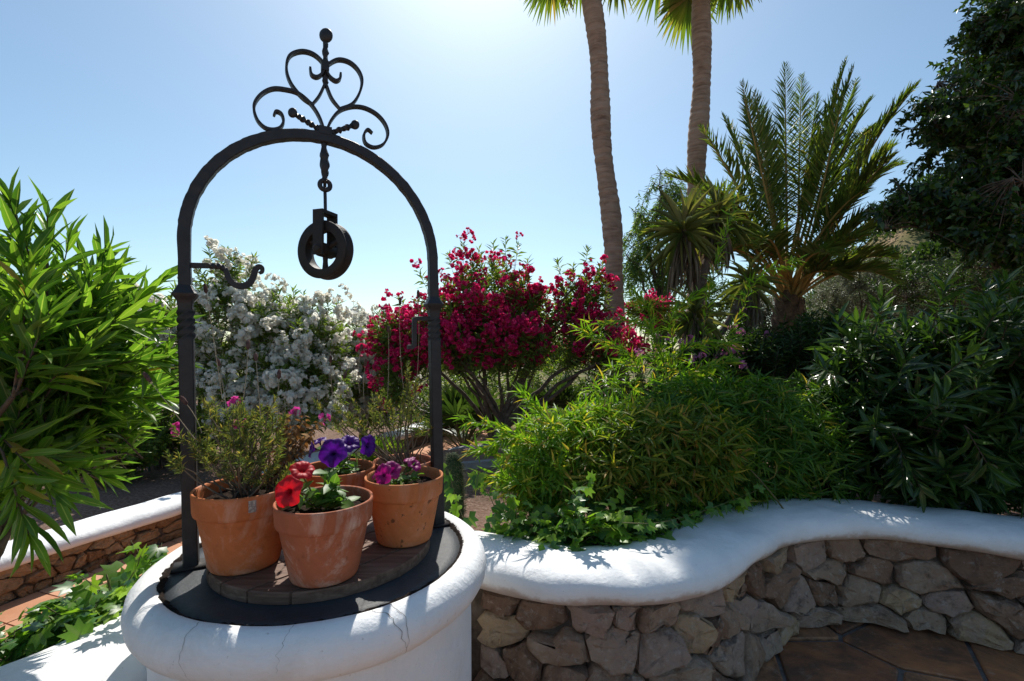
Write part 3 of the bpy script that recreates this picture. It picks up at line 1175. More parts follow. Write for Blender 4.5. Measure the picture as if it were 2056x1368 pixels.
def rim_point(ang, t):
    """point on the rim's surface; t from inner edge 0 to the bottom crease 1"""
    pr = np.array(lathe_prof[4:17])[::-1]
    s = np.r_[0, np.cumsum(np.linalg.norm(np.diff(pr, axis=0), axis=1))]
    s /= s[-1]
    r, z = np.interp(t, s, pr[:, 0]), np.interp(t, s, pr[:, 1])
    v = np.array([[r * math.cos(ang), r * math.sin(ang), z]])
    v = wnoise(v)[0]
    return v + WC, nrm([math.cos(ang), math.sin(ang), .6])


for a0, a1, t1, wd in ((-57, -49, .72, .0013), (-50, -47, .9, .0009), (-108, -104, .8, .0008), (-78, -80, .6, .0006), (-20, -14, .5, .0007), (168, 160, .55, .0009)):
    rgc = np.random.default_rng(int(a0 * 7) & 255)
    n = 22
    ts = np.linspace(.04, t1, n)
    an = np.radians(np.linspace(a0, a1, n)) + np.cumsum(rgc.normal(0, .006, n))
    mb = MB()
    V = []
    for i in range(n):
        p, nn = rim_point(an[i], ts[i])
        q, _ = rim_point(an[i] + .002, ts[i])
        side = nrm(q - p)
        w_ = wd * rgc.uniform(.5, 1.3) * (1 - .6 * i / n)
        out = nrm(np.append((p - WC)[:2], max(0, p[2] - .79) * 6))
        V += [p + out * .0015 - side * w_, p + out * .0015 + side * w_]
    mb.add(V, [[2 * i, 2 * i + 1, 2 * i + 3, 2 * i + 2] for i in range(n - 1)])
    mb.build("crack", M['crack'], well)

# round board of planks on the slate
board = thing("plank_board", "round weathered plank board under the flower pots on the well", "board", (WC[0], WC[1], .847))
BA = math.radians(50)
ux, uy = np.array([math.cos(BA), math.sin(BA)]), np.array([-math.sin(BA), math.cos(BA)])
R, nP = .352, 7
wP = 2 * R / nP
for i in range(nP):
    lo, hi = -R + i * wP + .003, -R + (i + 1) * wP - .003
    vv = np.linspace(lo, hi, 5)
    half = np.sqrt(np.maximum(R * R - vv ** 2, .0004))
    rg2 = np.random.default_rng(60 + i)
    top = .882 + rg2.uniform(-.002, .002)
    out = np.r_[[(-h, v) for h, v in zip(half, vv)], [(h, v) for h, v in zip(half[::-1], vv[::-1])]]
    xy = WC[:2] + out[:, :1] * ux + out[:, 1:] * uy
    n = len(xy)
    cc = xy.mean(0)
    r0 = np.c_[xy, np.full(n, .848)]
    r1 = np.c_[xy, np.full(n, top - .004)]
    r2 = np.c_[cc + (xy - cc) * .985, np.full(n, top)]
    mb = MB()
    mb.add(np.vstack([r0, r1, r2, [[cc[0], cc[1], top]]]), [[a_ * n + j, a_ * n + (j + 1) % n, (a_ + 1) * n + (j + 1) % n, (a_ + 1) * n + j] for a_ in range(2) for j in range(n)])
    mb.f.append(np.array([[3 * n, 2 * n + j, 2 * n + (j + 1) % n] for j in range(n)]))
    o = mb.build("plank", M['wood'], board, smooth=False)

# ------------------------------------------------------------------ iron arch over the well
PL, PR = np.array([-1.030, 1.553]), np.array([-.293, 1.923])
UA = nrm(PR - PL)
U3 = np.array([UA[0], UA[1], 0])
NA = np.array([-UA[1], UA[0], 0])            # out of the arch plane, away from the camera
SEP = float(np.linalg.norm(PR - PL))
LEAN = -.019                                  # the frame leans slightly


def A3(a, z, n=0.0):
    p = np.array([PL[0], PL[1], 0]) + U3 * a + NA * n
    p[2] = z
    p[0] += LEAN * (z - .85) / .87
    return p


def AP(px, py):
    """photo point on the arch's plane -> (a, z)"""
    k = (px - CX) / FPX
    z = 1.7
    for _ in range(6):
        ox = LEAN * (z - .85) / .87
        a = (k * PL[1] - PL[0] - ox) / (UA[0] - k * UA[1])
        y = PL[1] + UA[1] * a
        z = EYE - (py - HY) * y / FPX
    return a, z


def Z1(pts):
    """points of the enlarged view of the ironwork -> arch plane"""
    return np.array([A3(*AP(340 + x / 2.4, 30 + y / 2.4)) for x, y in pts])


arch = thing("iron_arch", "black wrought iron arch with scrollwork crown standing over the well", "arch", (PL[0] * .5 + PR[0] * .5, PL[1] * .5 + PR[1] * .5, .85))
SPR, RAD = 1.893, SEP / 2
SQ = np.array([(-1, -.85), (-.85, -1), (.85, -1), (1, -.85), (1, .85), (.85, 1), (-.85, 1), (-1, .85)])
rg = np.random.default_rng(14)


def bar(name, P, rad, up=NA, twist=None, section=SQ, jitter=.0, mat='iron'):
    mb = MB()
    P = np.asarray(P, float)
    if jitter:
        P = P + rg.normal(0, jitter, P.shape)
    tube(mb, P, rad, section=section, up=up, twist=twist)
    o = mb.build(name, M[mat], arch)
    o.data.set_sharp_from_angle(angle=math.radians(28))
    return o


th = np.linspace(math.pi, 0, 110)
P = [A3(0, z) for z in np.linspace(1.74, SPR, 6)[:-1]] + [A3(RAD + RAD * math.cos(t), SPR + RAD * math.sin(t)) for t in th] + [A3(SEP, z) for z in np.linspace(SPR, 1.74, 6)[1:]]
bar("arch_bar", P, .0175 + .0004 * np.sin(np.arange(len(P)) * 1.3) + .0003 * rg.normal(size=len(P)))
for side in (0, SEP):
    z = np.r_[.842, 1.2, 1.50, 1.565, np.linspace(1.575, 1.672, 26), 1.68, 1.69, 1.700, 1.708, 1.716, 1.722, 1.730, 1.75]
    rad = np.interp(z, [.84, 1.2, 1.5, 1.56, 1.60, 1.66, 1.68, 1.70, 1.716, 1.722, 1.735, 1.75], [.021, .0205, .0205, .021, .0195, .0195, .0195, .022, .033, .034, .024, .0185])
    tw = np.interp(z, [1.575, 1.672], [0, 2 * math.pi])
    bar("post", [A3(side, q) for q in z], rad, twist=tw)
    mb = MB()
    c = A3(side, .848)
    ang = math.atan2(UA[1], UA[0])
    Mx = Matrix.Translation(Vector(c)) @ Matrix.Rotation(ang, 4, 'Z')
    box(mb, (-.05, -.035, -.0015), (.05, .035, .007), Mx)
    mb.build("foot_plate", M['rusty'], arch)

FLAT = np.array([(-.0042, -.012), (.0042, -.012), (.0042, .012), (-.0042, .012)])
scrolls = [
    [(745, 556), (720, 490), (680, 430), (620, 380), (560, 362), (500, 358), (450, 380), (415, 420), (408, 460), (425, 510), (460, 545), (500, 555), (535, 545), (550, 515), (540, 480), (515, 468), (503, 487)],
    [(757, 560), (780, 510), (820, 465), (880, 445), (940, 450), (1000, 482), (1040, 530), (1052, 580), (1030, 625), (985, 640), (945, 620), (937, 580), (955, 555), (978, 572)],
    [(688, 434), (640, 400), (590, 340), (566, 280), (568, 225), (590, 192), (640, 178), (690, 190), (730, 222), (745, 255), (735, 287), (710, 302), (685, 290), (678, 255)],
    [(822, 456), (880, 432), (915, 380), (928, 320), (910, 270), (870, 232), (820, 218), (780, 232), (757, 258), (768, 295), (800, 320), (822, 310), (825, 282)],
    [(748, 338), (722, 392), (688, 434)],
    [(754, 338), (782, 405), (822, 456)],
]
for sc in scrolls:
    P = catmull(Z1(sc), 6)
    n = len(P)
    w = np.ones(n)
    w[-8:] *= np.linspace(1, .8, 8)
    bar("scroll", P, w, section=FLAT)


def finial(p0, p1, pb, rb, squash=1.0):
    a, b = Z1([p0])[0], Z1([p1])[0]
    t = np.linspace(0, 1, 20)
    P = a + (b - a) * t[:, None]
    rad = .0075 + .0035 * np.abs(np.sin(t * 3.2 * math.pi)) * (t > .1)
    tw = t * 9
    o = bar("finial_stem", P, rad, twist=tw, section=np.array([(-1, -1), (1, -1), (1, 1), (-1, 1)]) * .8)
    mb = MB()
    c = Z1([pb])[0]
    view = nrm(c - np.array([0, 0, EYE]))
    ball(mb, c, rb, 16, 10, (1, .55, 1.08))
    mb.build("finial_knob", M['iron'], arch)


finial((752, 345), (753, 135), (755, 100), .0245)
finial((735, 560), (612, 484), (594, 472), .0165)
finial((765, 575), (880, 536), (895, 530), .0165)
# ties where the scrolls are bound
mb = MB()
c = Z1([(750, 252)])[0]
Mx = Matrix.Translation(Vector(c)) @ Matrix.Rotation(math.atan2(UA[1], UA[0]), 4, 'Z')
box(mb, (-.013, -.015, -.017), (.013, .015, .017), Mx)
mb.build("scroll_tie", M['iron'], arch, smooth=False)
mb = MB()
c = Z1([(750, 562)])[0]
Mx = Matrix.Translation(Vector(c)) @ Matrix.Rotation(math.atan2(UA[1], UA[0]), 4, 'Z')
box(mb, (-.022, -.019, -.016), (.022, .019, .012), Mx)
mb.build("scroll_tie", M['iron'], arch, smooth=False)
# bucket hooks
hook = catmull([A3(*AP(x, y)) for x, y in ((378, 533), (400, 533.5), (425, 534.5), (444, 536), (454, 545), (459, 559), (470, 571), (486, 575), (501, 569), (509, 555), (513, 542), (520, 536), (526, 539), (526, 546), (520, 549))], 6)
t = np.linspace(0, 1, len(hook))
tw = np.interp(t, [.12, .28], [0, 2 * math.pi])
bar("hook", hook, np.interp(t, [0, .3, .5, .8, 1], [.0082, .008, .0105, .0085, .005]), twist=tw)
hk2 = np.vstack([[A3(*AP(x, 640 + .0 * x)) for x in (870, 850, 836, 832.5)], [A3(*AP(832, y)) for y in (644, 660, 680, 694)], [A3(*AP(x, 697)) for x in (828, 818)]])
bar("hook", hk2, .0085)

# pulley hanging from the arch
pulley = thing("well_pulley", "rusty iron pulley wheel in a strap housing hanging from the arch", "pulley", tuple(A3(RAD, 1.6)))
t = np.linspace(0, 1, 26)
P = catmull(Z1([(746, 585), (746, 640), (748, 700), (750, 760), (750, 795)]), 6)
t = np.linspace(0, 1, len(P))
mb = MB()
tube(mb, P, .0085 + .0045 * np.exp(-((t - .42) / .07) ** 2) + .005 * np.exp(-((t - .62) / .14) ** 2), section=SQ, up=NA, twist=t * 7)
c = Z1([(750, 821)])[0]
an = np.linspace(0, 2 * math.pi, 25)
ring = np.array([c + U3 * .0175 * math.cos(q) + np.array([0, 0, .0175 * math.sin(q)]) for q in an])
tube(mb, ring, .0085, 8, cap=False, up=NA)
mb.build("hanger_rod", M['iron'], pulley)
mb = MB()
top, bot = Z1([(751, 815)])[0], Z1([(752, 955)])[0]
lp = np.array([top + NA * .012 * math.sin(q) * 1.3 + np.array([0, 0, .012 * math.cos(q) - .002]) for q in np.linspace(-2.2, 2.2, 9)])
tube(mb, np.vstack([[bot], [top - [0, 0, .05]], lp[::-1][:7]]), .0062, 8)
mb.build("link_rod", M['iron'], pulley)
AX = nrm([.31, .95, 0])                                   # axle
SX = np.array([AX[1], -AX[0], 0])
hub = Z1([(752, 1136)])[0]


def PW(s, a, z):
    return hub + SX * s + AX * a + np.array([0, 0, z])


# housing: a bent strap down both sides
mb = MB()
Mh = Matrix(((SX[0], AX[0], 0, hub[0]), (SX[1], AX[1], 0, hub[1]), (0, 0, 1, hub[2]), (0, 0, 0, 1)))
zt = Z1([(752, 950)])[0][2] - hub[2]
box(mb, (-.021, -.041, zt - .012), (.021, .041, zt), Mh)
for a0, a1 in ((-.041, -.033), (.033, .041)):
    box(mb, (-.021, a0, -.02), (.021, a1, zt - .0121), Mh)
mb.build("housing", M['rusty'], pulley, smooth=False)
# sheave: grooved rim, spokes, hub
mb = MB()
prof = [(.070, -.022), (.099, -.026), (.104, -.022), (.103, -.016), (.090, -.004), (.090, .004), (.103, .016), (.104, .022), (.099, .026), (.070, .022), (.067, .0), (.070, -.022)]
seg = 56
ang = np.arange(seg) * 2 * np.pi / seg
V = np.array([[PW(r * math.cos(q), z, r * math.sin(q)) for q in ang] for r, z in prof])
idx = np.arange(len(prof) * seg).reshape(len(prof), seg)
mb.add(V.reshape(-1, 3), np.stack([idx[:-1], np.roll(idx[:-1], -1, 1), np.roll(idx[1:], -1, 1), idx[1:]], -1).reshape(-1, 4))
wheel = mb.build("wheel_rim", M['rusty'], pulley)
for k in range(3):
    q = -math.pi / 2 + k * 2 * math.pi / 3
    mb = MB()
    tube(mb, [PW(.01 * math.cos(q), 0, .01 * math.sin(q)), PW(.04 * math.cos(q), 0, .04 * math.sin(q)), PW(.07 * math.cos(q), 0, .07 * math.sin(q))], [.011, .009, .012], 8)
    mb.build("spoke", M['rusty'], pulley)
mb = MB()
tube(mb, [PW(0, -.052, 0), PW(0, -.05, 0), PW(0, .05, 0), PW(0, .052, 0)], [.010, .014, .014, .010], 14)
tube(mb, [PW(0, -.030, 0), PW(0, .030, 0)], [.026, .026], 18)
mb.build("axle", M['rusty'], pulley)

# ------------------------------------------------------------------ flower pots
POTS = {}


def pot(key, cx, cy, R, H, mat, label, z0=.8845, tilt=0):
    t = thing("flower_pot", label, "flower pot", (cx, cy, z0), "terracotta pots on the well")
    b = R * .70
    rim = H * .30
    prof = [(.0, .004), (b - .012, .0), (b - .003, .002), (b, .008), (b + (R * .9 - b) * .5, (H - rim) * .5), (R * .905, H - rim - .003), (R * .91, H - rim), (R * .97, H - rim + .003), (R * .985, H - rim + .012),
            (R * .995, H - .018), (R * 1.005, H - .008), (R * 1.0, H - .002), (R * .975, H), (R * .945, H - .004), (R * .93, H - .015), (R * .90, H * .72), (R * .86, H * .6)]
    mb = MB()
    lathe(mb, prof, (cx, cy, z0), 72)
    mb.build("pot_body", mat, t)
    # soil
    mb = MB()
    rings, seg = 12, 48
    zs = z0 + H * .83
    rr = np.linspace(0, R * .915, rings + 1)[1:]
    a = np.arange(seg) * 2 * np.pi / seg
    V = [np.array([[0, 0, 0.]])] + [np.stack([r * np.cos(a), r * np.sin(a), np.zeros(seg)], 1) for r in rr]
    V = np.vstack(V)
    V[:, 2] = .010 * vnoise(np.c_[V[:, :2], np.full(len(V), cx)] * 14, 77, 3, 1.0) * .5 + RNG.normal(0, .0025, len(V))
    Fq = []
    for i in range(rings - 1):
        for j in range(seg):
            Fq.append([1 + i * seg + j, 1 + i * seg + (j + 1) % seg, 1 + (i + 1) * seg + (j + 1) % seg, 1 + (i + 1) * seg + j])
    base = mb.n
    mb.add(V + np.array([cx, cy, zs]), Fq)
    mb.f.append(np.array([[0, 1 + j, 1 + (j + 1) % seg] for j in range(seg)]))
    mb.build("soil", M['soil'], t)
    POTS[key] = (cx, cy, zs, R)
    return t


p_left = pot('left', -.828, 1.50, .142, .238, M['pot_a'], "terracotta pot holding the lavender bush beside the iron post with a paper sticker")
p_front = pot('front', -.552, 1.425, .137, .222, M['pot_b'], "terracotta pot with whitish lime bloom holding the red petunia")
p_right = pot('right', -.376, 1.69, .134, .222, M['pot_c'], "smooth orange terracotta pot with dark specks holding the magenta petunia")
p_mid = pot('mid', -.652, 1.80, .137, .222, M['pot_a'], "terracotta pot holding the violet petunias")
p_back = pot('back', -.437, 1.945, .118, .215, M['pot_b'], "terracotta pot holding thin leggy lavender, behind the magenta petunia pot")
# sticker on the left pot
mb = MB()
q0 = math.atan2(-.75, .55)
V, R_ = [], .142 * 1.004
for i in range(5):
    for j in range(2):
        q = q0 + (i - 2) * .035
        V.append([-.828 + R_ * 1.004 * math.cos(q), 1.50 + R_ * 1.004 * math.sin(q), .8845 + .238 - .045 + j * .034])
mb.add(V, [[2 * i, 2 * i + 2, 2 * i + 3, 2 * i + 1] for i in range(4)])
mb.build("sticker", M['sticker'], p_left)


# petunias
def petunia_flower(mb, c, axis, r, seed=0, crumple=.12):
    rg = np.random.default_rng(seed)
    axis = nrm(axis)
    u = nrm(np.cross(axis, [.3, .2, 1]))
    v = np.cross(axis, u)
    seg = 40
    a = np.arange(seg) * 2 * np.pi / seg
    ph = rg.uniform(0, 6)
    lob = 1 - .14 * np.abs(np.cos(2.5 * (a + ph))) ** 3
    V, U = [], []
    for rr, zz in ((.05, -.75), (.12, -.45), (.22, -.18), (.45, -.02), (.75, .03), (1.0, -.03), (1.06, -.1)):
        ruff = crumple * rr ** 2 * (np.sin(5 * (a + ph) + 1) * .6 + np.sin(11 * a + ph * 2) * .35 + rg.normal(0, .15, seg))
        rad = r * rr * (lob if rr > .4 else 1)
        zc = r * (zz + ruff)
        V.append(c + np.outer(rad * np.cos(a), u) + np.outer(rad * np.sin(a), v) + np.outer(zc, axis))
        U.append(np.c_[np.full(seg, rr), a])
    n = len(V)
    idx = np.arange(n * seg).reshape(n, seg)
    mb.add(np.vstack(V), np.stack([idx[:-1], np.roll(idx[:-1], -1, 1), np.roll(idx[1:], -1, 1), idx[1:]], -1).reshape(-1, 4), np.vstack(U))


def petunia(key, label, flowers, matname, n_leaf=40, leaf=.042, lean=(0, 0), height=.05, seed=0):
    cx, cy, zs, R = POTS[key]
    t = thing("petunia", label, "petunia", (cx, cy, zs), "petunias in pots")
    rg = np.random.default_rng(seed)
    mbs = MB()
    P, D, N, L = [], [], [], []
    nst = 7
    for k in range(nst):
        q = rg.uniform(0, 6.28)
        e = np.array([cx + lean[0] + math.cos(q) * R * rg.uniform(.2, .75), cy + lean[1] + math.sin(q) * R * rg.uniform(.2, .75), zs + height * rg.uniform(.4, 1.3)])
        b = np.array([cx + lean[0] * .3 + rg.normal(0, .01), cy + lean[1] * .3 + rg.normal(0, .01), zs - .005])
        p = bez(b, (b + e) / 2 + [0, 0, .02], e, 6)
        tube(mbs, p, np.linspace(.003, .0018, 6), 5)
        for j in range(n_leaf // nst):
            tt = rg.uniform(.25, 1)
            pp = b + (e - b) * tt + rg.normal(0, .006, 3)
            dd = nrm(np.append(rg.normal(size=2), rg.uniform(.0, .9)))
            P.append(pp)
            D.append(dd)
            N.append(nrm(np.array([0, 0, 1.]) + rg.normal(0, .3, 3)))
            L.append(leaf * rg.uniform(.6, 1.25))
    for i, (px, py, Y, r, ax) in enumerate(flowers):
        c = W(px, py, Y)
        b = np.array([cx + lean[0] * .6, cy + lean[1] * .6, zs + .01])
        back = c - nrm(ax) * r * .75
        tube(mbs, bez(b, (b + back) / 2 + [0, 0, .03], back, 7), .0026, 5)
        for j in range(4):
            pp = b + (back - b) * rg.uniform(.3, .95)
            P.append(pp)
            D.append(nrm(rg.normal(size=3) + [0, -.3, .4]))
            N.append(nrm(np.array([0, -.2, 1.]) + rg.normal(0, .3, 3)))
            L.append(leaf * rg.uniform(.6, 1.1))
        mb = MB()
        petunia_flower(mb, c, ax, r, seed * 13 + i)
        mb.build("flower", M[matname], t)
    mbs.build("stem", M['stem'], t)
    P, D, N, L = map(np.array, (P, D, N, L))
    emit_leaves(t, T_OV, P, D, N, L, L * .58, M['petleaf'], len(P))
    return t


petunia('front', "red petunia with two open blooms and pale green leaves", [(577, 987, 1.335, .043, (-.25, -1, .35)), (607, 943, 1.40, .034, (.35, -.5, .8)), (590, 962, 1.42, .030, (-.6, -.3, .6))],
        'pet_red', 98, .05, (-.035, -.01), .075, 3)
petunia('mid', "violet petunias with velvety deep purple blooms", [(667, 908, 1.70, .050, (-.05, -1, .35)), (702, 889, 1.78, .038, (.3, -.6, .8)), (625, 900, 1.76, .032, (-.8, -.5, .3)), (741, 895, 1.78, .040, (.9, -.4, .1)), (640, 884, 1.82, .030, (-.3, -.2, 1))],
        'pet_purple', 60, .045, (.02, 0), .06, 4)
petunia('right', "magenta petunia with crumpled blooms and few leaves", [(768, 953, 1.60, .036, (-.5, -.9, .3)), (785, 944, 1.63, .034, (.2, -.7, .6)), (757, 948, 1.66, .028, (-.7, -.2, .6)), (833, 932, 1.70, .028, (.6, -.3, .7)), (822, 922, 1.72, .022, (-.2, -.1, 1))],
        'pet_magenta', 34, .038, (-.02, -.02), .035, 5)


# lavender
def lavender(key, label, tips, stalks, leaf=.026, per=42, seed=0, spread=.05, Ys=None):
    cx, cy, zs, R = POTS[key]
    t = thing("lavender", label, "lavender", (cx, cy, zs), "lavender plants in pots")
    rg = np.random.default_rng(seed)
    mb = MB()
    T_, A_ = [], []
    for (px, py, Y) in tips:
        for k in range(3):
            e = W(px, py, Y) + rg.normal(0, spread, 3) * np.array([1, 1, .7])
            b = np.array([cx + rg.normal(0, .02), cy + rg.normal(0, .02), zs - .004])
            mid = (b + e) / 2 + np.append(rg.normal(0, .015, 2), -.02)
            p = bez(b, mid, e, 8)
            p[1:-1] += rg.normal(0, .004, (6, 3))
            tube(mb, p, np.linspace(.0034, .0012, 8), 5, cap=False)
            T_.append(e)
            A_.append(nrm(e - mid + [0, 0, .05]))
            if rg.random() < .6:
                j = rg.integers(4, 7)
                e2 = p[j] + nrm(rg.normal(size=3) + [0, 0, 1.2]) * rg.uniform(.04, .08)
                tube(mb, [p[j], (p[j] + e2) / 2, e2], .001, 4, cap=False)
                T_.append(e2)
                A_.append(nrm(e2 - p[j] + [0, 0, .03]))
    mb.build("woody_stem", M['twig'], t)
    P, D, N, L, st = twig_leaves(np.array(T_), np.array(A_), .062, per, leaf, (62, 22), .02, 3, 0.05, rg, .05)
    emit_leaves(t, T_RH, P, D, N, L, .0036, M['lavender'], 0, mass="needle_foliage")
    for (hx, hy, hY, bx, by, bY) in stalks:
        a, b = W(hx, hy, hY), W(bx, by, bY)
        mb = MB()
        mid = (a + b) / 2 + rg.normal(0, .008, 3)
        tube(mb, bez(b, mid, a, 8), np.linspace(.0013, .0009, 8), 5)
        s = mb.build("flower_stalk", M['stalk'], t)
        mb = MB()
        ax = nrm(a - mid)
        ll = rg.uniform(.024, .034)
        pp = np.array([a + ax * ll * q for q in (-.05, .15, .35, .55, .8, 1.0)])
        tube(mb, pp, np.array([.003, .0065, .0058, .0068, .0055, .002]), 7)
        h = mb.build("flower_head", M['head'], None)
        h.parent = s
        h.matrix_basis = Matrix.Translation(-Vector((cx, cy, zs)))
    return t


lavender('left', "bushy lavender with yellowing needles and tall spent flower stalks",
         [(400, 880, 1.42), (420, 900, 1.40), (450, 850, 1.45), (430, 860, 1.55), (480, 830, 1.5), (500, 850, 1.45), (470, 900, 1.38), (530, 830, 1.52), (550, 870, 1.5), (520, 890, 1.4), (500, 810, 1.6),
          (570, 850, 1.58), (450, 815, 1.6), (585, 900, 1.5), (540, 930, 1.42), (400, 915, 1.5)],
         [(302, 766, 1.40, 392, 882, 1.42), (375, 812, 1.44, 405, 870, 1.45), (414, 588, 1.62, 446, 800, 1.55), (498, 700, 1.58, 489, 800, 1.52), (514, 724, 1.55, 524, 850, 1.5), (440, 735, 1.62, 455, 830, 1.58), (560, 760, 1.6, 556, 850, 1.55)],
         seed=8, spread=.035)
lavender('back', "sparse upright lavender with bare twigs and thin stalks, against the iron post",
         [(800, 800, 1.95), (830, 790, 1.98), (780, 830, 1.9), (850, 810, 1.95), (815, 760, 2.0), (760, 820, 1.95), (735, 800, 1.95), (690, 820, 1.98), (660, 840, 1.98), (710, 845, 1.95), (845, 850, 1.9), (680, 795, 2.0)],
         [(664, 728, 1.95, 668, 800, 1.97), (724, 705, 1.95, 722, 790, 1.95), (733, 735, 1.95, 731, 800, 1.95), (780, 668, 1.98, 778, 800, 1.95), (803, 612, 2.0, 810, 780, 1.98), (840, 598, 2.0, 836, 780, 1.98), (868, 660, 1.98, 848, 790, 1.95), (690, 760, 1.95, 681, 820, 1.96)],
         per=33, seed=9, spread=.035)

# withered plant with pink flowers at the back of the lavender pot
cx, cy, zs, R_ = POTS['left']
wp = thing("withered_plant", "withered bushy plant with curled brown leaves and small pink flower heads", "plant", (cx + .05, cy + .07, zs))
rg = np.random.default_rng(70)
mbs = MB()
tips, dirs = [], []
for (px, py, Y) in ((590, 860, 1.62), (610, 880, 1.64), (560, 890, 1.6), (600, 900, 1.6), (620, 860, 1.66), (575, 840, 1.64), (540, 880, 1.62), (590, 920, 1.58), (612, 842, 1.66), (550, 925, 1.57)):
    for k in range(3):
        e = W(px, py, Y) + rg.normal(0, .02, 3)
        b = np.array([cx + .05, cy + .07, zs]) + rg.normal(0, .01, 3) * [1, 1, 0]
        tube(mbs, bez(b, (b + e) / 2 + [0, 0, .03], e, 6), np.linspace(.0028, .0013, 6), 5)
        tips.append(e)
        dirs.append(nrm(e - b))
mbs.build("woody_stem", M['twig'], wp)
P, D, N, L, _ = twig_leaves(np.array(tips), np.array(dirs), .08, 12, .03, (110, 60), .5, 2, .1, rg)
emit_leaves(wp, T_OV, P, D, N + rg.normal(0, .5, N.shape), L, L * .45, M['brownleaf'], 90)
pinkcl = [cluster_mesh("flower_cluster", M['hotpink_fl'], 6, .016, .012, s) for s in range(2)]
for px, py, Y in ((472, 808, 1.66), (484, 850, 1.6), (476, 853, 1.6), (594, 829, 1.68), (652, 841, 1.7), (352, 868, 1.6), (357, 860, 1.6)):
    c = W(px, py, Y)
    mb = MB()
    b = np.array([cx + .05, cy + .07, zs])
    tube(mb, bez(b, (b + c) / 2 + [0, 0, .04], c, 8), np.linspace(.0022, .0012, 8), 5)
    mb.build("flower_stalk", M['stem'], wp)
    inst("flower_cluster", pinkcl[int(rg.integers(0, 2))], Matrix.Translation(Vector(c)) @ Matrix.Rotation(rg.uniform(0, 6), 4, 'Z'), wp)

# ------------------------------------------------------------------ left terrace: low wall, tiled path, fence
low = thing("terrace_wall", "low rubble wall, bounced light painted into its ochre stones, with white plaster capping along the tiled path", "wall", (float(low_line(4)), 4.0, 0))
YS = np.linspace(1.5, 12, 150)


def low_world(s, z, d):
    """s runs along the wall (metres), d towards the path"""
    x = low_line(1.5 + s * .945)
    y = 1.5 + s * .945
    n = nrm(np.array([1, -.345]))
    return np.stack([x + n[0] * d, y + n[1] * d, z], -1)


sl = np.linspace(0, 11, 160)
mb = MB()
rows = [(-.03, -.05), (-.03, .23), (-.30, .23), (-.30, -.05)]
V = np.array([low_world(sl, np.full_like(sl, z), np.full_like(sl, d)) for d, z in rows])
idx = np.arange(4 * len(sl)).reshape(4, -1)
mb.add(V.reshape(-1, 3), np.stack([idx[:-1, :-1], idx[1:, :-1], idx[1:, 1:], idx[:-1, 1:]], -1).reshape(-1, 4))
mb.build("wall_core", M['mortar'], low)
prof = [(-.02, .215), (.02, .212), (.035, .235), (.03, .27), (.0, .295), (-.06, .307), (-.15, .31), (-.24, .305), (-.29, .29), (-.315, .26), (-.31, .10)]
V = np.array([low_world(sl, z + .008 * vnoise(np.stack([sl, np.full_like(sl, i * .1)], -1), 51, 3, .9), d + .014 * vnoise(np.stack([sl, np.full_like(sl, i * .05)], -1), 52, 3, .8)) for i, (d, z) in enumerate(prof)])
idx = np.arange(V.shape[0] * len(sl)).reshape(V.shape[0], -1)
mb = MB()
mb.add(V.reshape(-1, 3), np.stack([idx[:-1, :-1], idx[:-1, 1:], idx[1:, 1:], idx[1:, :-1]], -1).reshape(-1, 4))
mb.build("capping", M['plaster'], low)
wall_stones(low, lambda s, z, d: low_world(s + .9, z, d - .03), 3.6, .225, .075, M['stone_bounce_lit'], 8, 2.0, .004, .03, rough=.003)

rg = np.random.default_rng(33)
mb = MB()
V = np.array([low_world(sl, np.full_like(sl, .004), np.full_like(sl, d)) for d in (-.03, .86)])
idx = np.arange(2 * len(sl)).reshape(2, -1)
mb.add(V.reshape(-1, 3), np.stack([idx[:-1, :-1], idx[1:, :-1], idx[1:, 1:], idx[:-1, 1:]], -1).reshape(-1, 4)[:, ::-1])
tpath = mb.build("tiled_path", M['grout'], kind="structure")
tile_me = None
for i in range(26):
    for j in range(3):
        a0, a1 = .8 + i * .28 + .005, .8 + (i + 1) * .28 - .005
        d0, d1 = .005 + j * .28 + .005, .005 + (j + 1) * .28 - .005
        a = low_world(np.array([a0, a1, a1, a0]), np.full(4, .013), np.array([d0, d0, d1, d1]))
        b = a.copy()
        b[:, 2] = .004
        mb = MB().add(np.vstack([b, a]), [[4, 7, 6, 5], [0, 1, 5, 4], [1, 2, 6, 5], [2, 3, 7, 6], [3, 0, 4, 7]])
        mb.build("floor_tile", M['tile_light'], tpath, smooth=False)

fence = thing("wire_fence", "thin dark green metal fence rail on slim posts in the gravel", "fence", (-3.6, 5.2, .14))
fpts = [W(240, 935, 5.4), W(300, 922, 5.5), W(358, 905, 5.6), W(420, 890, 5.7), W(470, 880, 5.8)]
for p in fpts:
    mb = MB()
    z = float(terr(p[0], p[1]))
    tube(mb, [[p[0], p[1], z - .1], [p[0], p[1], p[2] + .01]], .012, 6)
    mb.build("post", M['fence'], fence)
mb = MB()
tube(mb, catmull(fpts, 4), .006, 6)
mb.build("rail", M['fence'], fence)

# brown path with kerbs through the bed
pa = np.array([(-1.55, 5.05), (-.9, 4.92), (-.3, 5.0), (.4, 5.2), (1.2, 5.6), (2.2, 6.2)])
pc = catmull(np.c_[pa, np.zeros(len(pa))], 8)[:, :2]
pt = nrm(np.gradient(pc, axis=0))
pn = np.stack([-pt[:, 1], pt[:, 0]], 1)


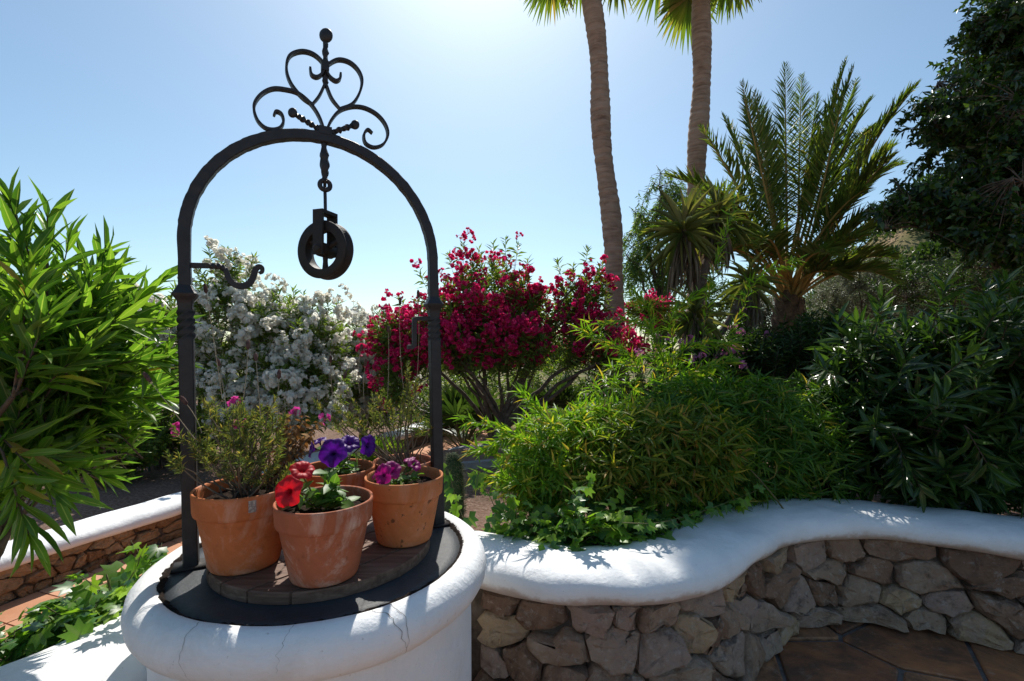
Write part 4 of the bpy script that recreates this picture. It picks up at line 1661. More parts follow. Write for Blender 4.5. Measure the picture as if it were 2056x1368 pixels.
def strip(d0, d1, dz, thick=0.0):
    A, B = pc + pn * d0, pc + pn * d1
    za, zb = terr(A[:, 0], A[:, 1]), terr(B[:, 0], B[:, 1])
    zc = np.maximum(za, zb)
    m = MB()
    if thick:
        rws = [np.c_[A, zc - .05], np.c_[A, zc + dz], np.c_[B, zc + dz], np.c_[B, zc - .05]]
    else:
        rws = [np.c_[A, zc + dz], np.c_[B, zc + dz]]
    V = np.array(rws)
    idx = np.arange(V.shape[0] * len(pc)).reshape(V.shape[0], -1)
    m.add(V.reshape(-1, 3), np.stack([idx[:-1, :-1], idx[:-1, 1:], idx[1:, 1:], idx[1:, :-1]], -1).reshape(-1, 4))
    return m


gp = strip(-.36, .36, .03).build("garden_path", M['path'], kind="structure")
strip(.36, .43, .06, 1).build("kerb", M['kerb'], gp, smooth=False)
strip(-.43, -.36, .06, 1).build("kerb", M['kerb'], gp, smooth=False)


# ------------------------------------------------------------------ shrubs
def shrub(name, label, cat, base, blobs, n_twig, per, leaf, width, mat, tl=.3, n_obj=0, tmpl=None, far=None, group=None, r0=.02, n_limb=9, up=.55, spread=(78, 28), shell=.4,
          droop=.12, seed=0, whorl=3, stem_mat='bark', center=None, twigr=.003, extra=None, jitterN=0):
    rg = np.random.default_rng(seed)
    t = thing(name, label, cat, tuple(float(c) for c in base), group)
    tips, out = sample_blobs(blobs, n_twig, shell, rg)
    tips[:, 2] = np.maximum(tips[:, 2], base[2] + .08)
    c = np.asarray(base, float) if center is None else np.asarray(center)
    dirs = nrm(nrm(tips - c) * .6 + out * .7 + np.array([0, 0, up]) + rg.normal(0, .22, tips.shape))
    if extra is not None:
        tips = np.vstack([tips, [e[0] for e in extra]])
        dirs = np.vstack([dirs, [nrm(e[1]) for e in extra]])
    P, D, N, L, starts = twig_leaves(tips, dirs, tl, per, leaf, spread, droop, whorl, .1, rg)
    mb = MB()
    k = rg.choice(len(starts), n_limb, replace=False)
    lp = limbs(mb, base, starts[k], r0, r0 * .3, 6, .2, rg)
    twig_tubes(mb, lp, starts, tips, twigr)
    mb.build("branches", M[stem_mat], t, kind="stuff")
    emit_leaves(t, tmpl or T_LANCE3, P, D, N, L, width * np.sqrt(L / leaf), M[mat], n_obj, far)
    return t, tips, dirs


def blob(px, py, Y, rx, ry, rz):
    return (W(px, py, Y), (rx * Y / FPX, ry, rz * Y / FPX))


# near oleander on the left
ext = []
for px, py, Y, dx, dz in ((95, 425, 1.40, .1, 1), (20, 400, 1.32, -.2, 1), (215, 500, 1.62, .5, .8), (330, 560, 1.75, .8, .55), (235, 540, 1.6, .6, .8), (140, 480, 1.5, .3, 1), (60, 560, 1.28, .2, .8), (350, 640, 1.78, .9, .3),
                          (345, 720, 1.76, .9, .2), (320, 800, 1.76, .9, .1), (240, 640, 1.5, .7, .5), (170, 700, 1.4, .6, .6), (215, 960, 1.45, .9, -.15), (120, 1000, 1.32, .7, -.5), (60, 1080, 1.28, .4, -.8), (100, 620, 1.28, .4, .9),
                          (180, 560, 1.45, .3, 1), (40, 480, 1.3, 0, 1), (280, 600, 1.65, .6, .7), (290, 720, 1.6, .9, .3)):
    ext.append((W(px, py, Y), (dx, -.1, dz)))
shrub("oleander_bush", "tall leafy green oleander with long glossy leaves and no flowers, left of the well", "oleander",
      (-1.95, 1.62, .45), [blob(60, 640, 1.5, 150, .25, 190), blob(200, 690, 1.7, 120, .22, 140), blob(40, 850, 1.5, 130, .25, 130), blob(230, 800, 1.85, 90, .2, 90), blob(-80, 700, 1.5, 150, .3, 240)],
      155, 25, .16, .0262, 'oleander', .29, 300, T_LANCE5, T_LANCE3, r0=.02, n_limb=14, seed=101, shell=.3, extra=ext, up=.95, twigr=.0034, spread=(60, 18), droop=.05)

# dark oleander on the right, overhanging the capping
ext = []
for px, py, Y, dx, dy, dz in ((1850, 985, 2.75, .05, -.6, -.8), (1815, 965, 2.8, -.3, -.5, -.6), (2000, 960, 2.6, .2, -.5, -.9), (1900, 800, 2.7, 0, -.5, .6), (1760, 850, 2.85, -.3, -.5, .3), (1680, 640, 3.4, -.3, -.1, .9),
                              (1770, 600, 3.2, 0, -.2, 1), (1900, 570, 3.0, .1, -.2, 1), (2020, 560, 2.9, .2, -.2, 1), (1640, 730, 3.3, -.7, -.3, .5), (1960, 700, 2.7, .1, -.5, .6), (1820, 720, 2.9, -.2, -.5, .6)):
    ext.append((W(px, py, Y), (dx, dy, dz)))
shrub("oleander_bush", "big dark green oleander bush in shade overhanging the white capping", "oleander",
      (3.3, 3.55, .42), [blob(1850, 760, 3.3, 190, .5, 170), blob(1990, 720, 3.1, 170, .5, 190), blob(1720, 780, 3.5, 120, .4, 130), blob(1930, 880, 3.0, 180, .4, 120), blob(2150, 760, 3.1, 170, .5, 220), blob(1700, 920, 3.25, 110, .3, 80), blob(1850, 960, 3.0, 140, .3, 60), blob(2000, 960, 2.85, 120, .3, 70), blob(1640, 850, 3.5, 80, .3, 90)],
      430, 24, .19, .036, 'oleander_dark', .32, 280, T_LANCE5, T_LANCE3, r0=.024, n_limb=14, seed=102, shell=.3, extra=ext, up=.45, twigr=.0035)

# flower cluster meshes
WHITE = [cluster_mesh("flower_cluster", M['white_fl'], 5 + s % 4, .058, .032, 200 + s, 2) for s in range(5)]
RED = [cluster_mesh("flower_cluster", M['red_fl'], 6 + s % 4, .058, .028, 300 + s, 2) for s in range(5)]
PINK = [cluster_mesh("flower_cluster", M['pink_fl'], 7, .05, .026, 400 + s, 1) for s in range(3)]


def flowering(label, base, blobs, n_twig, n_fl, meshes, n_obj, seed, name="oleander_bush", leaf=.13, mat='oleander_far', sc=1.0, per=18, tl=.28, group=None, fl_low=0.0, **kw):
    t, tips, dirs = shrub(name, label, "oleander", base, blobs, n_twig, per, leaf, .024, mat, tl, 0, T_LANCE3, T_RH, seed=seed, shell=.35, group=group, **kw)
    rg = np.random.default_rng(seed + 5)
    vis = tips - np.array([0, 0, 0])
    k = rg.choice(len(tips), n_fl, p=(lambda w: w / w.sum())(np.exp(-(tips[:, 1] - tips[:, 1].min()) * 1.3)), replace=n_fl > len(tips))
    Pf = tips[k] + dirs[k] * .05 + rg.normal(0, .05, (n_fl, 3))
    put_clusters(t, meshes, Pf, sc, n_obj=n_obj, rng=rg)
    return t


flowering("white flowering oleander bush directly behind the left iron post", (-3.75, 5.9, .14), [blob(440, 650, 5.9, 95, .55, 110), blob(330, 690, 5.8, 90, .55, 120), blob(455, 560, 6.0, 50, .3, 55), blob(470, 780, 5.7, 110, .5, 100)],
          380, 400, WHITE, 180, 111, sc=1.1, extra=[(W(px, py, 5.9), (dx, -.1, 1)) for px, py, dx in ((510, 515, .3), (420, 500, 0), (455, 498, .1), (395, 540, -.2), (500, 545, .3))])
flowering("white flowering oleander bush below the hanging pulley", (-2.75, 6.0, .14), [blob(580, 680, 6.0, 110, .6, 85), blob(540, 640, 6.0, 80, .5, 60), blob(600, 780, 5.7, 110, .5, 90), blob(640, 690, 6.2, 70, .5, 60)],
          440, 470, WHITE, 200, 112, sc=1.15, extra=[(W(px, py, 6.0), (dx, -.1, 1)) for px, py, dx in ((560, 572, 0), (590, 580, .1), (610, 590, .2), (545, 585, -.2), (660, 605, .1), (680, 598, .3), (640, 600, 0))])
flowering("white flowering oleander bush next to the crimson oleander", (-2.25, 7.3, .14), [blob(720, 710, 7.2, 80, .6, 70), blob(690, 780, 6.9, 80, .5, 80), blob(775, 705, 7.6, 60, .5, 65), blob(770, 790, 7.2, 60, .5, 60), blob(805, 700, 7.8, 45, .5, 60)],
          380, 400, WHITE, 160, 113, sc=1.3, leaf=.15, extra=[(W(px, py, 7.4), (dx, -.1, 1)) for px, py, dx in ((720, 632, 0), (760, 628, .2), (790, 640, .2))])

# crimson oleander tree
rg = np.random.default_rng(120)
ext = [(W(px, py, 6.0), (dx, -.1, 1)) for px, py, dx in ((1015, 480, 0), (1040, 490, .1), (960, 500, -.1), (930, 490, 0), (900, 510, -.2), (1180, 500, .1), (1120, 525, -.2), (860, 560, -.5), (840, 545, -.4), (1210, 530, .3), (1060, 520, .1), (800, 600, -.5), (990, 490, 0))]
flowering("crimson flowering oleander tree with bare forked grey stems", (-.12, 6.05, .38), [blob(980, 600, 6.0, 105, .6, 95), blob(890, 650, 5.9, 90, .5, 85), blob(820, 680, 5.9, 65, .4, 65), blob(1040, 680, 5.8, 80, .5, 70), blob(1170, 600, 6.1, 65, .4, 75),
          blob(1190, 680, 6.0, 90, .4, 55), blob(1090, 640, 6.2, 60, .4, 70), blob(790, 760, 5.7, 40, .3, 65), blob(770, 670, 5.9, 40, .3, 45), blob(1240, 700, 5.9, 65, .3, 45), blob(960, 690, 5.7, 100, .4, 60)],
          860, 900, RED, 290, 114, name="oleander_tree", sc=1.05, extra=ext, r0=.035, n_limb=16, up=.5, per=18)
flowering("small pale pink oleander among dark leaves behind the bamboo", (2.05, 5.1, .42), [blob(1360, 715, 5.0, 60, .35, 40), blob(1460, 690, 5.2, 80, .4, 60), blob(1420, 740, 5.0, 80, .4, 40)], 150, 70, PINK, 60, 115, mat='oleander_dark', sc=.8)
flowering("low crimson oleander seen beyond the fan palm trunks", (3.0, 11.5, .5), [blob(1290, 615, 11.0, 35, .5, 25), blob(1340, 640, 11.0, 60, .5, 40)], 120, 70, RED, 50, 116, sc=1.3, leaf=.2)


# ------------------------------------------------------------------ bamboo hedge
def tufts(P, A, n, leaf, rng, droop=.5, ang=(.35, 1.25)):
    k = len(P)
    u = nrm(np.cross(A, rng.normal(size=(k, 3))))
    v = np.cross(A, u)
    PP, DD, NN, LL = [], [], [], []
    for i in range(n):
        ph = rng.uniform(0, 6.28, k)
        a = rng.uniform(ang[0], ang[1], k)
        d = nrm(np.cos(a)[:, None] * A + np.sin(a)[:, None] * (np.cos(ph)[:, None] * u + np.sin(ph)[:, None] * v) + np.array([0, 0, -1]) * (droop * rng.uniform(.3, 1.2, k))[:, None])
        PP.append(P + rng.normal(0, .012, (k, 3)))
        DD.append(d)
        NN.append(nrm(A + rng.normal(0, .4, (k, 3)) + np.array([0, 0, .4])))
        LL.append(leaf * rng.uniform(.6, 1.25, k))
    return np.concatenate(PP), np.concatenate(DD), np.concatenate(NN), np.concatenate(LL)


def bamboo(label, base, blobs, n_tuft, mat, seed, leaf=.10, width=.015, droop=.45, n_obj=0, canes=24, upb=.25, shell=.45, per=8, sprays=()):
    rg = np.random.default_rng(seed)
    t = thing("bamboo_clump", label, "bamboo", tuple(float(c) for c in base), "bamboo hedge along the wall")
    P, O = sample_blobs(blobs, n_tuft, shell, rg)
    P[:, 2] = np.maximum(P[:, 2], base[2] + .05)
    A = nrm(O + np.array([0, 0, upb]) + rg.normal(0, .25, O.shape))
    p, d, n, l = tufts(P, A, per, leaf, rg, droop)
    mb = MB()
    for k in rg.choice(n_tuft, canes, replace=False):
        b = np.array([base[0], base[1], base[2] - .05]) + np.append(rg.normal(0, .22, 2) * [1.3, .5], 0)
        e = P[k]
        tube(mb, bez(b, (b + e) / 2 + [0, 0, .2], e, 8), np.linspace(.006, .0025, 8), 5)
    for path in sprays:
        c = catmull([W(*q) for q in path], 8)
        tube(mb, c, np.linspace(.0035, .0012, len(c)), 5)
        for i in range(5, len(c), 1):
            ax = nrm(c[min(i + 1, len(c) - 1)] - c[i - 1])
            for s in range(2):
                k = 3
                pp, dd, nn, ll = tufts(np.tile(c[i], (1, 1)), nrm(ax + rg.normal(0, .35, 3))[None], k, leaf * .85, rg, .12, (.15, .9))
                p, d, n, l = np.vstack([p, pp]), np.vstack([d, dd]), np.vstack([n, nn]), np.r_[l, ll]
    mb.build("canes", M['stem'], t, kind="stuff")
    emit_leaves(t, T_BAMB, p, d, n, l, width * np.sqrt(l / leaf), M[mat], n_obj, T_BAMB)
    return t


SPL = [[(1130, 940, 2.9), (1080, 900, 2.75), (1010, 862, 2.65), (935, 842, 2.6)], [(1130, 980, 2.9), (1070, 940, 2.75), (1010, 915, 2.65), (955, 905, 2.6)], [(1150, 900, 3.0), (1110, 860, 2.9), (1080, 820, 2.8), (1050, 790, 2.75)],
       [(1120, 990, 2.85), (1060, 975, 2.7), (1000, 960, 2.6), (960, 965, 2.55)], [(1140, 960, 2.9), (1060, 890, 2.8), (1020, 880, 2.7), (985, 895, 2.62)]]
bamboo("bright yellow-green bamboo clump with drooping leaf sprays nearest the well", (.42, 2.95, .45), [blob(1130, 920, 2.95, 110, .32, 100), blob(1220, 890, 3.05, 90, .3, 90), blob(1090, 955, 2.85, 90, .26, 65)], 820, 'bamboo', 131, canes=26, sprays=SPL, n_obj=60)
bamboo("yellowing ochre bamboo clump in the middle of the hedge", (1.0, 2.95, .45), [blob(1300, 915, 2.88, 130, .3, 100), blob(1220, 950, 2.8, 110, .25, 70), blob(1400, 895, 2.9, 90, .3, 85)], 900, 'bamboo_ochre', 132, canes=26, n_obj=60, leaf=.10)
bamboo("dense rounded deep green bamboo clump at the shaded end of the hedge", (1.75, 3.3, .45), [blob(1520, 880, 3.2, 120, .36, 120), blob(1440, 940, 3.05, 110, .3, 100), blob(1590, 930, 3.3, 100, .35, 110), blob(1490, 810, 3.3, 100, .3, 45), blob(1380, 830, 3.2, 90, .3, 60), blob(1640, 850, 3.5, 70, .3, 90)], 1200, 'bamboo_deep', 133, canes=26, n_obj=60, leaf=.12, upb=.5)
SPU = [[(1330, 800, 3.7), (1330, 720, 3.6), (1290, 650, 3.6), (1190, 650, 3.5)], [(1340, 800, 3.7), (1360, 720, 3.6), (1410, 690, 3.5), (1470, 690, 3.5)], [(1320, 800, 3.7), (1310, 690, 3.7), (1300, 620, 3.7), (1270, 590, 3.7)],
       [(1350, 800, 3.6), (1380, 760, 3.5), (1420, 735, 3.4), (1470, 725, 3.3)], [(1410, 760, 3.9), (1480, 640, 3.9), (1520, 560, 3.8), (1600, 520, 3.7)], [(1330, 800, 3.7), (1350, 700, 3.7), (1350, 640, 3.7), (1400, 590, 3.7)],
       [(1300, 800, 3.6), (1270, 720, 3.5), (1220, 690, 3.5), (1170, 665, 3.4)], [(1400, 760, 3.9), (1420, 620, 3.9), (1440, 520, 3.9), (1480, 400, 3.9)]]
bamboo("tall loose bamboo with arching light green sprays behind the hedge", (1.15, 3.75, .42), [blob(1320, 760, 3.65, 100, .3, 45), blob(1250, 790, 3.6, 110, .3, 40), blob(1400, 760, 3.7, 60, .25, 35)], 80, 'bamboo', 134, canes=30, sprays=SPU, leaf=.12, n_obj=60, per=7)


# ------------------------------------------------------------------ ivy
def ivy(label, path_pts, n, spreadv, seed, size=.075, n_obj=220, up=.12, shoots=()):
    rg = np.random.default_rng(seed)
    path = catmull([np.asarray(p, float) for p in path_pts], 20)
    t = thing("ivy", label, "ivy", tuple(float(c) for c in path[len(path) // 2]), "ivy creeping along the walls")
    k = rg.integers(0, len(path), n)
    P = path[k] + rg.normal(0, 1, (n, 3)) * np.asarray(spreadv)
    gz = terr(P[:, 0], P[:, 1])
    P[:, 2] = np.maximum(P[:, 2], gz + .03)
    D = nrm(np.c_[rg.normal(0, .6, n), rg.normal(-.35, .5, n), rg.uniform(-.5, .45, n)])
    N = nrm(np.c_[rg.normal(0, .45, n), rg.normal(-.15, .45, n), np.full(n, .9)])
    L = size * rg.uniform(.55, 1.3, n)
    mb = MB()
    for i in range(0, len(path) - 12, 6):
        for q in range(3):
            p = path[i:i + 12:3] + rg.normal(0, .05, (4, 3))
            p[:, 2] = np.maximum(p[:, 2] - .03, terr(p[:, 0], p[:, 1]) + .01)
            tube(mb, catmull(p, 4), .0022, 5)
    for sh in shoots:
        c = catmull([W(*q) for q in sh], 10)
        tube(mb, c, np.linspace(.0025, .0012, len(c)), 5)
        for i in range(4, len(c), 3):
            ax = nrm(c[i] - c[i - 1])
            P = np.vstack([P, c[i]])
            D = np.vstack([D, nrm(rg.normal(0, .6, 3) + [0, -.4, -.1])])
            N = np.vstack([N, nrm(rg.normal(0, .4, 3) + [0, -.5, .7])])
            L = np.r_[L, size * rg.uniform(.6, 1.1)]
    mb.build("vine", M['stem'], t)
    emit_leaves(t, T_IVY, P, D, N, L, L * 1.05, M['ivy'], n_obj, T_IVY)
    return t


sw = [s_at_x(x) for x in (-.3, .05, .35, .7, 1.0, 1.35, 1.6)]
pb = [np.append(on_wall(s, .43), .635) for s in sw]
ivy("glossy green ivy spilling over the back of the white capping below the bamboo", pb, 820, (.07, .07, .055), 141, .078, 298,
    shoots=[[(1000, 1040, 2.4), (985, 1000, 2.4), (965, 970, 2.42), (960, 940, 2.45)], [(930, 1040, 2.5), (915, 1000, 2.5), (905, 960, 2.5), (895, 940, 2.5)], [(1160, 1040, 2.35), (1150, 1000, 2.35), (1170, 975, 2.35), (1190, 965, 2.35)],
            [(1250, 1050, 2.3), (1320, 1050, 2.3), (1400, 1030, 2.45), (1470, 1005, 2.6), (1520, 985, 2.7)], [(1040, 1050, 2.4), (1035, 1020, 2.4), (1030, 990, 2.42)]])
ivy("light green ivy creeping beside the white wall left of the well", [W(10, 1300, 1.58), W(110, 1252, 1.68), W(210, 1212, 1.78), W(280, 1180, 1.9)], 300, (.06, .07, .03), 142, .072, 260,
    shoots=[[(240, 1190, 1.7), (262, 1160, 1.7), (280, 1120, 1.72), (262, 1085, 1.74)], [(270, 1170, 1.7), (300, 1140, 1.72), (320, 1110, 1.75), (325, 1090, 1.78)], [(200, 1200, 1.7), (180, 1170, 1.7), (150, 1150, 1.7)]])

# furry cactus column beside the iron post
cac = thing("cactus", "small furry columnar cactus behind the right iron post", "cactus", (-.335, 2.75, .42))
mb = MB()
rg = np.random.default_rng(150)
lathe(mb, [(.0, -.02), (.055, 0), (.062, .2), (.06, .36), (.05, .46), (.03, .52), (.0, .535)], (-.335, 2.75, .42), 20)
mb.build("body", M['cactus'], cac)
n = 2600
zq = rg.uniform(.02, .53, n)
aq = rg.uniform(0, 6.28, n)
rq = np.interp(zq, [0, .2, .36, .46, .52, .535], [.055, .062, .06, .05, .03, .005])
P = np.stack([-.335 + rq * np.cos(aq), 2.75 + rq * np.sin(aq), .42 + zq], 1)
D = nrm(np.stack([np.cos(aq), np.sin(aq), rg.normal(.2, .5, n)], 1))
mb = MB()
leaves_to(mb, [rhomb(.1, .3, 0)], P, D, nrm(rg.normal(size=(n, 3))), rg.uniform(.015, .03, n), np.full(n, .0022))
mb.build("spines", M['spine'], cac, kind="stuff")


# ------------------------------------------------------------------ palms
def frond_mesh(mb, mb2, path, leaflet, n, rng, bare=.28, vang=.7, width=.028, upv=None, tipfrac=.35):
    """pinnate frond: rachis into mb2, leaflets into mb"""
    path = np.asarray(path)
    tube(mb2, path, np.linspace(.026, .003, len(path)), 5)
    t = np.linspace(bare, .995, n)
    tt = np.linspace(0, 1, len(path))
    P = np.stack([np.interp(t, tt, path[:, i]) for i in range(3)], 1)
    T = nrm(np.gradient(P, axis=0))
    ref = np.array([0, 0, 1.]) if upv is None else np.asarray(upv)
    S_ = np.cross(T, ref)
    S_ = np.where(np.linalg.norm(S_, axis=1, keepdims=True) < .15, np.array([1., 0, 0]), S_)
    S_ = nrm(S_)
    U_ = np.cross(S_, T)
    x = (t - bare) / (1 - bare)
    ln = leaflet * (np.sin(np.pi * np.clip(x * .82 + .16, 0, 1)) ** .6) * (1 - .3 * x)
    for s in (-1, 1):
        fw = .62 + .5 * x + rng.normal(0, .14, n)
        d = nrm(T * fw[:, None] + s * S_ * (.9 - .3 * x)[:, None] + U_ * (vang * (.6 + rng.normal(0, .25, n)))[:, None] + rng.normal(0, .06, (n, 3)))
        leaves_to(mb, T_PALM, P, d, nrm(U_ + rng.normal(0, .3, (n, 3))), ln * rng.uniform(.85, 1.1, n), np.full(n, width))


T_PALM = [rhomb(.25, .3, .02), rhomb(.25, .3, .12), lance(2, lambda t: np.array([.5, 1, .03]), .3, .15)]
dpY = 7.0
dp = thing("date_palm", "date palm with stout brown trunk and long upswept feathery fronds", "palm tree", tuple(np.append(W(1583, 640, dpY)[:2], .45)))
rg = np.random.default_rng(160)
dc = W(1588, 600, dpY)
base = np.append(W(1583, 640, dpY)[:2], .35)
mb = MB()
prof = [(.24, 0), (.21, .3), (.20, .9), (.20, 1.4), (.22, dc[2] - base[2] - .45), (.20, dc[2] - base[2] - .15), (.08, dc[2] - base[2] + .05)]
lathe(mb, prof, base, 24)
mb.build("trunk", M['date_trunk'], dp)
boot = MB()
boot.add(*lance(2, lambda t: np.array([1, .8, .35]), .5, -.35))
boot_me = boot.mesh("frond_stub", M['date_trunk'])
hT = dc[2] - base[2]
for i in range(110):
    z = .25 + (hT - .3) * i / 110
    q = i * 2.4
    r = np.interp(z, [p[1] for p in prof], [p[0] for p in prof])
    P_ = np.array([base[0] + r * .96 * math.cos(q), base[1] + r * .96 * math.sin(q), base[2] + z])
    if P_[1] > base[1] + .12:
        continue
    D_ = nrm([math.cos(q) * .45, math.sin(q) * .45, 1])
    X, Y_, Z_ = frames(D_[None], np.array([[-math.cos(q), -math.sin(q), .4]]))
    s = .17
    Mx = Matrix(((X[0][0] * s, Y_[0][0] * s, Z_[0][0] * s, P_[0]), (X[0][1] * s, Y_[0][1] * s, Z_[0][1] * s, P_[1]), (X[0][2] * s, Y_[0][2] * s, Z_[0][2] * s, P_[2]), (0, 0, 0, 1)))
    inst("frond_stub", boot_me, Mx, dp)
TIPS = [(1488, 165, 6.6, .10), (1576, 128, 7.2, .02), (1640, 190, 7.4, .04), (1700, 118, 6.8, .06), (1690, 205, 6.2, .05), (1845, 168, 6.6, .22), (1800, 290, 6.2, .25), (1815, 330, 7.6, .28), (1770, 420, 6.4, .3), (1530, 215, 7.8, .05),
        (1405, 255, 6.8, .18), (1335, 355, 7.4, .35), (1370, 410, 6.0, .4), (1290, 470, 7.0, .45), (1420, 380, 5.9, .35), (1800, 520, 6.6, .45), (1730, 480, 5.9, .45), 
        (1850, 440, 7.0, .4), (1400, 520, 6.4, .5), (1340, 450, 7.6, .5), (1610, 150, 8.2, .05), (1760, 250, 8.0, .2), (1450, 230, 8.0, .12), (1520, 500, 5.6, .5), (1680, 520, 5.6, .5), (1740, 380, 6.0, .35), (1440, 470, 6.2, .5), (1720, 160, 7.6, .08), (1515, 185, 6.9, .08)]
TIPS += [(px + rg.uniform(-55, 55), py + rg.uniform(-10, 60), Y + rg.uniform(-.7, .9), a_ + rg.uniform(0, .12)) for (px, py, Y, a_) in TIPS[::3]]
for i, (px, py, Y, arch_) in enumerate(TIPS):
    tip = W(px, py, Y)
    a = dc + np.append(rg.normal(0, .06, 2), rg.uniform(-.15, .08))
    L_ = np.linalg.norm(tip - a)
    ctrl = a * .45 + tip * .55 + np.array([0, 0, arch_ * L_ * .8]) + rg.normal(0, .04, 3)
    path = bez(a, ctrl, tip, 14)
    m1, m2 = MB(), MB()
    outw = nrm(np.append((tip - dc)[:2], .01))
    upv = nrm(np.array([0, 0, 1.]) - .6 * outw)
    frond_mesh(m1, m2, path, .46, 66, rg, .30, .75, .0125, upv)
    rc = m2.build("frond_rachis", M['petiole'], dp)
    o = m1.build("leaflets", M['datefrond'], None, kind="stuff")
    o.parent = rc
    o.matrix_basis = Matrix.Translation(-Vector(dp["_loc"]))


def fan_mesh(mb, c, axis, nrmv, r, rng, n=34, span=2.5, droop=.35):
    axis, nrmv = nrm(axis), nrm(nrmv)
    side = nrm(np.cross(axis, nrmv))
    nv = np.cross(side, axis)
    T = [lance(4, lambda t: np.array([.18, .62, .95, .55, .03]), .9, .02)]
    for i in range(n):
        q = (i / (n - 1) - .5) * 2 * span * .72
        d = nrm(math.cos(q) * axis + math.sin(q) * side + nv * .08 * math.sin(i * 2.2))
        l = r * (.78 + .22 * math.cos(q)) * rng.uniform(.92, 1.06)
        tv, tf, tu = T[0]
        X, Y_, Z_ = frames(d[None], nv[None])
        V = c + tv[:, :1] * X * (r * .115) + tv[:, 1:2] * Y_ * l + tv[:, 2:] * Z_ * (r * .12)
        V[:, 2] -= droop * r * np.clip(tv[:, 1] - .45, 0, 1) ** 1.6 * rng.uniform(.7, 1.5)
        mb.add(V, tf, tu)


def fan_palm(label, bot, top, r_bot, r_top, seed, n_leaf=34, crown=1.0):
    rg = np.random.default_rng(seed)
    bot, top = np.asarray(bot), np.asarray(top)
    t = thing("fan_palm", label, "palm tree", tuple(float(c) for c in bot), "tall fan palms")
    mb = MB()
    n = 240
    tt = np.linspace(0, 1, n)
    mid = (bot + top) / 2 + np.array([.10 * (1 if seed % 2 else -1), 0, 0])
    P = bez(bot, mid, top, n)
    P[:, 0] += .03 * np.sin(tt * 17 + seed) * (tt > .05)
    rad = r_bot + (r_top - r_bot) * tt + .010 * np.sin(tt * 31 + seed) + .009 * ((np.arange(n) % 4) / 3 - .5) + .003 * rg.normal(size=n)
    tube(mb, P, rad, 20)
    mb.build("trunk", M['palm_trunk'], t)
    for i in range(n_leaf):
        az = i * 2.39996 + rg.normal(0, .1)
        e = math.radians(80 - 125 * (i / n_leaf) ** .9 + rg.normal(0, 4))
        d0 = np.array([math.cos(az) * math.cos(e), math.sin(az) * math.cos(e), math.sin(e)])
        L_ = crown * rg.uniform(.85, 1.1)
        a = top + np.array([0, 0, .25 * (1 - i / n_leaf)])
        c = a + d0 * L_ + np.array([0, 0, -.12 * L_])
        m1, m2 = MB(), MB()
        tube(m2, bez(a, a + d0 * L_ * .6 + [0, 0, .06], c, 7), np.linspace(.02, .011, 7), 5)
        ax = nrm(d0 + np.array([0, 0, -.35 - .5 * (i / n_leaf)]))
        nv = nrm(np.array([0, 0, 1.]) * .8 + d0 * .5 + rg.normal(0, .15, 3))
        fan_mesh(m1, c, ax, nv, .80 * crown * rg.uniform(.9, 1.1), rg, 30, 2.2, .5)
        pt_ = m2.build("petiole", M['petiole'], t)
        o = m1.build("fan_blade", M['fanleaf'], None)
        o.parent = pt_
        o.matrix_basis = Matrix.Translation(-Vector(t["_loc"]))
    return t


b = W(1243, 650, 7.6)
fan_palm("tall slim fan palm with a leaning trunk behind the crimson oleander", (b[0] + .05, 7.6, .35), W(1173, -150, 7.6), .152, .142, 171, 18, .80)
b = W(1398, 640, 8.6)
fan_palm("tall fan palm with an upright trunk rising behind the yucca", (b[0], 8.6, .35), W(1416, -140, 8.6), .168, .155, 172, 22, .92)

# dwarf fan palms low in the bed
for (px, py, Y, r, lab, sd) in ((930, 850, 6.9, .62, "dark dwarf fan palm under the crimson oleander", 175), (770, 880, 5.6, .34, "small light green dwarf fan palm by the white terrace wall", 176), (1120, 800, 7.0, .5, "dwarf fan palm behind the bare forked oleander stems", 177)):
    rg = np.random.default_rng(sd)
    c0 = W(px, py, Y)
    z0 = float(terr(c0[0], c0[1]))
    t = thing("dwarf_fan_palm", lab, "palm", (float(c0[0]), float(c0[1]), z0))
    for i in range(22):
        az = i * 2.4
        e = math.radians(rg.uniform(15, 80))
        d0 = np.array([math.cos(az) * math.cos(e), math.sin(az) * math.cos(e), math.sin(e)])
        a = np.array([c0[0], c0[1], z0])
        c = a + d0 * r * rg.uniform(.7, 1.2)
        m1, m2 = MB(), MB()
        tube(m2, bez(a, a + d0 * r * .5 + [0, 0, .05], c, 5), [.012, .01, .009, .008, .007], 5)
        fan_mesh(m1, c, nrm(d0 + [0, 0, -.1]), nrm(np.array([0, 0, 1.]) + d0 * .2 + rg.normal(0, .3, 3)), r * .75, rg, 16, 2.0, .25)
        pt_ = m2.build("petiole", M['stem'], t)
        o = m1.build("fan_blade", M['shrub'] if sd == 176 else M['shrub_dark'], None)
        o.parent = pt_
        o.matrix_basis = Matrix.Translation(-Vector(t["_loc"]))

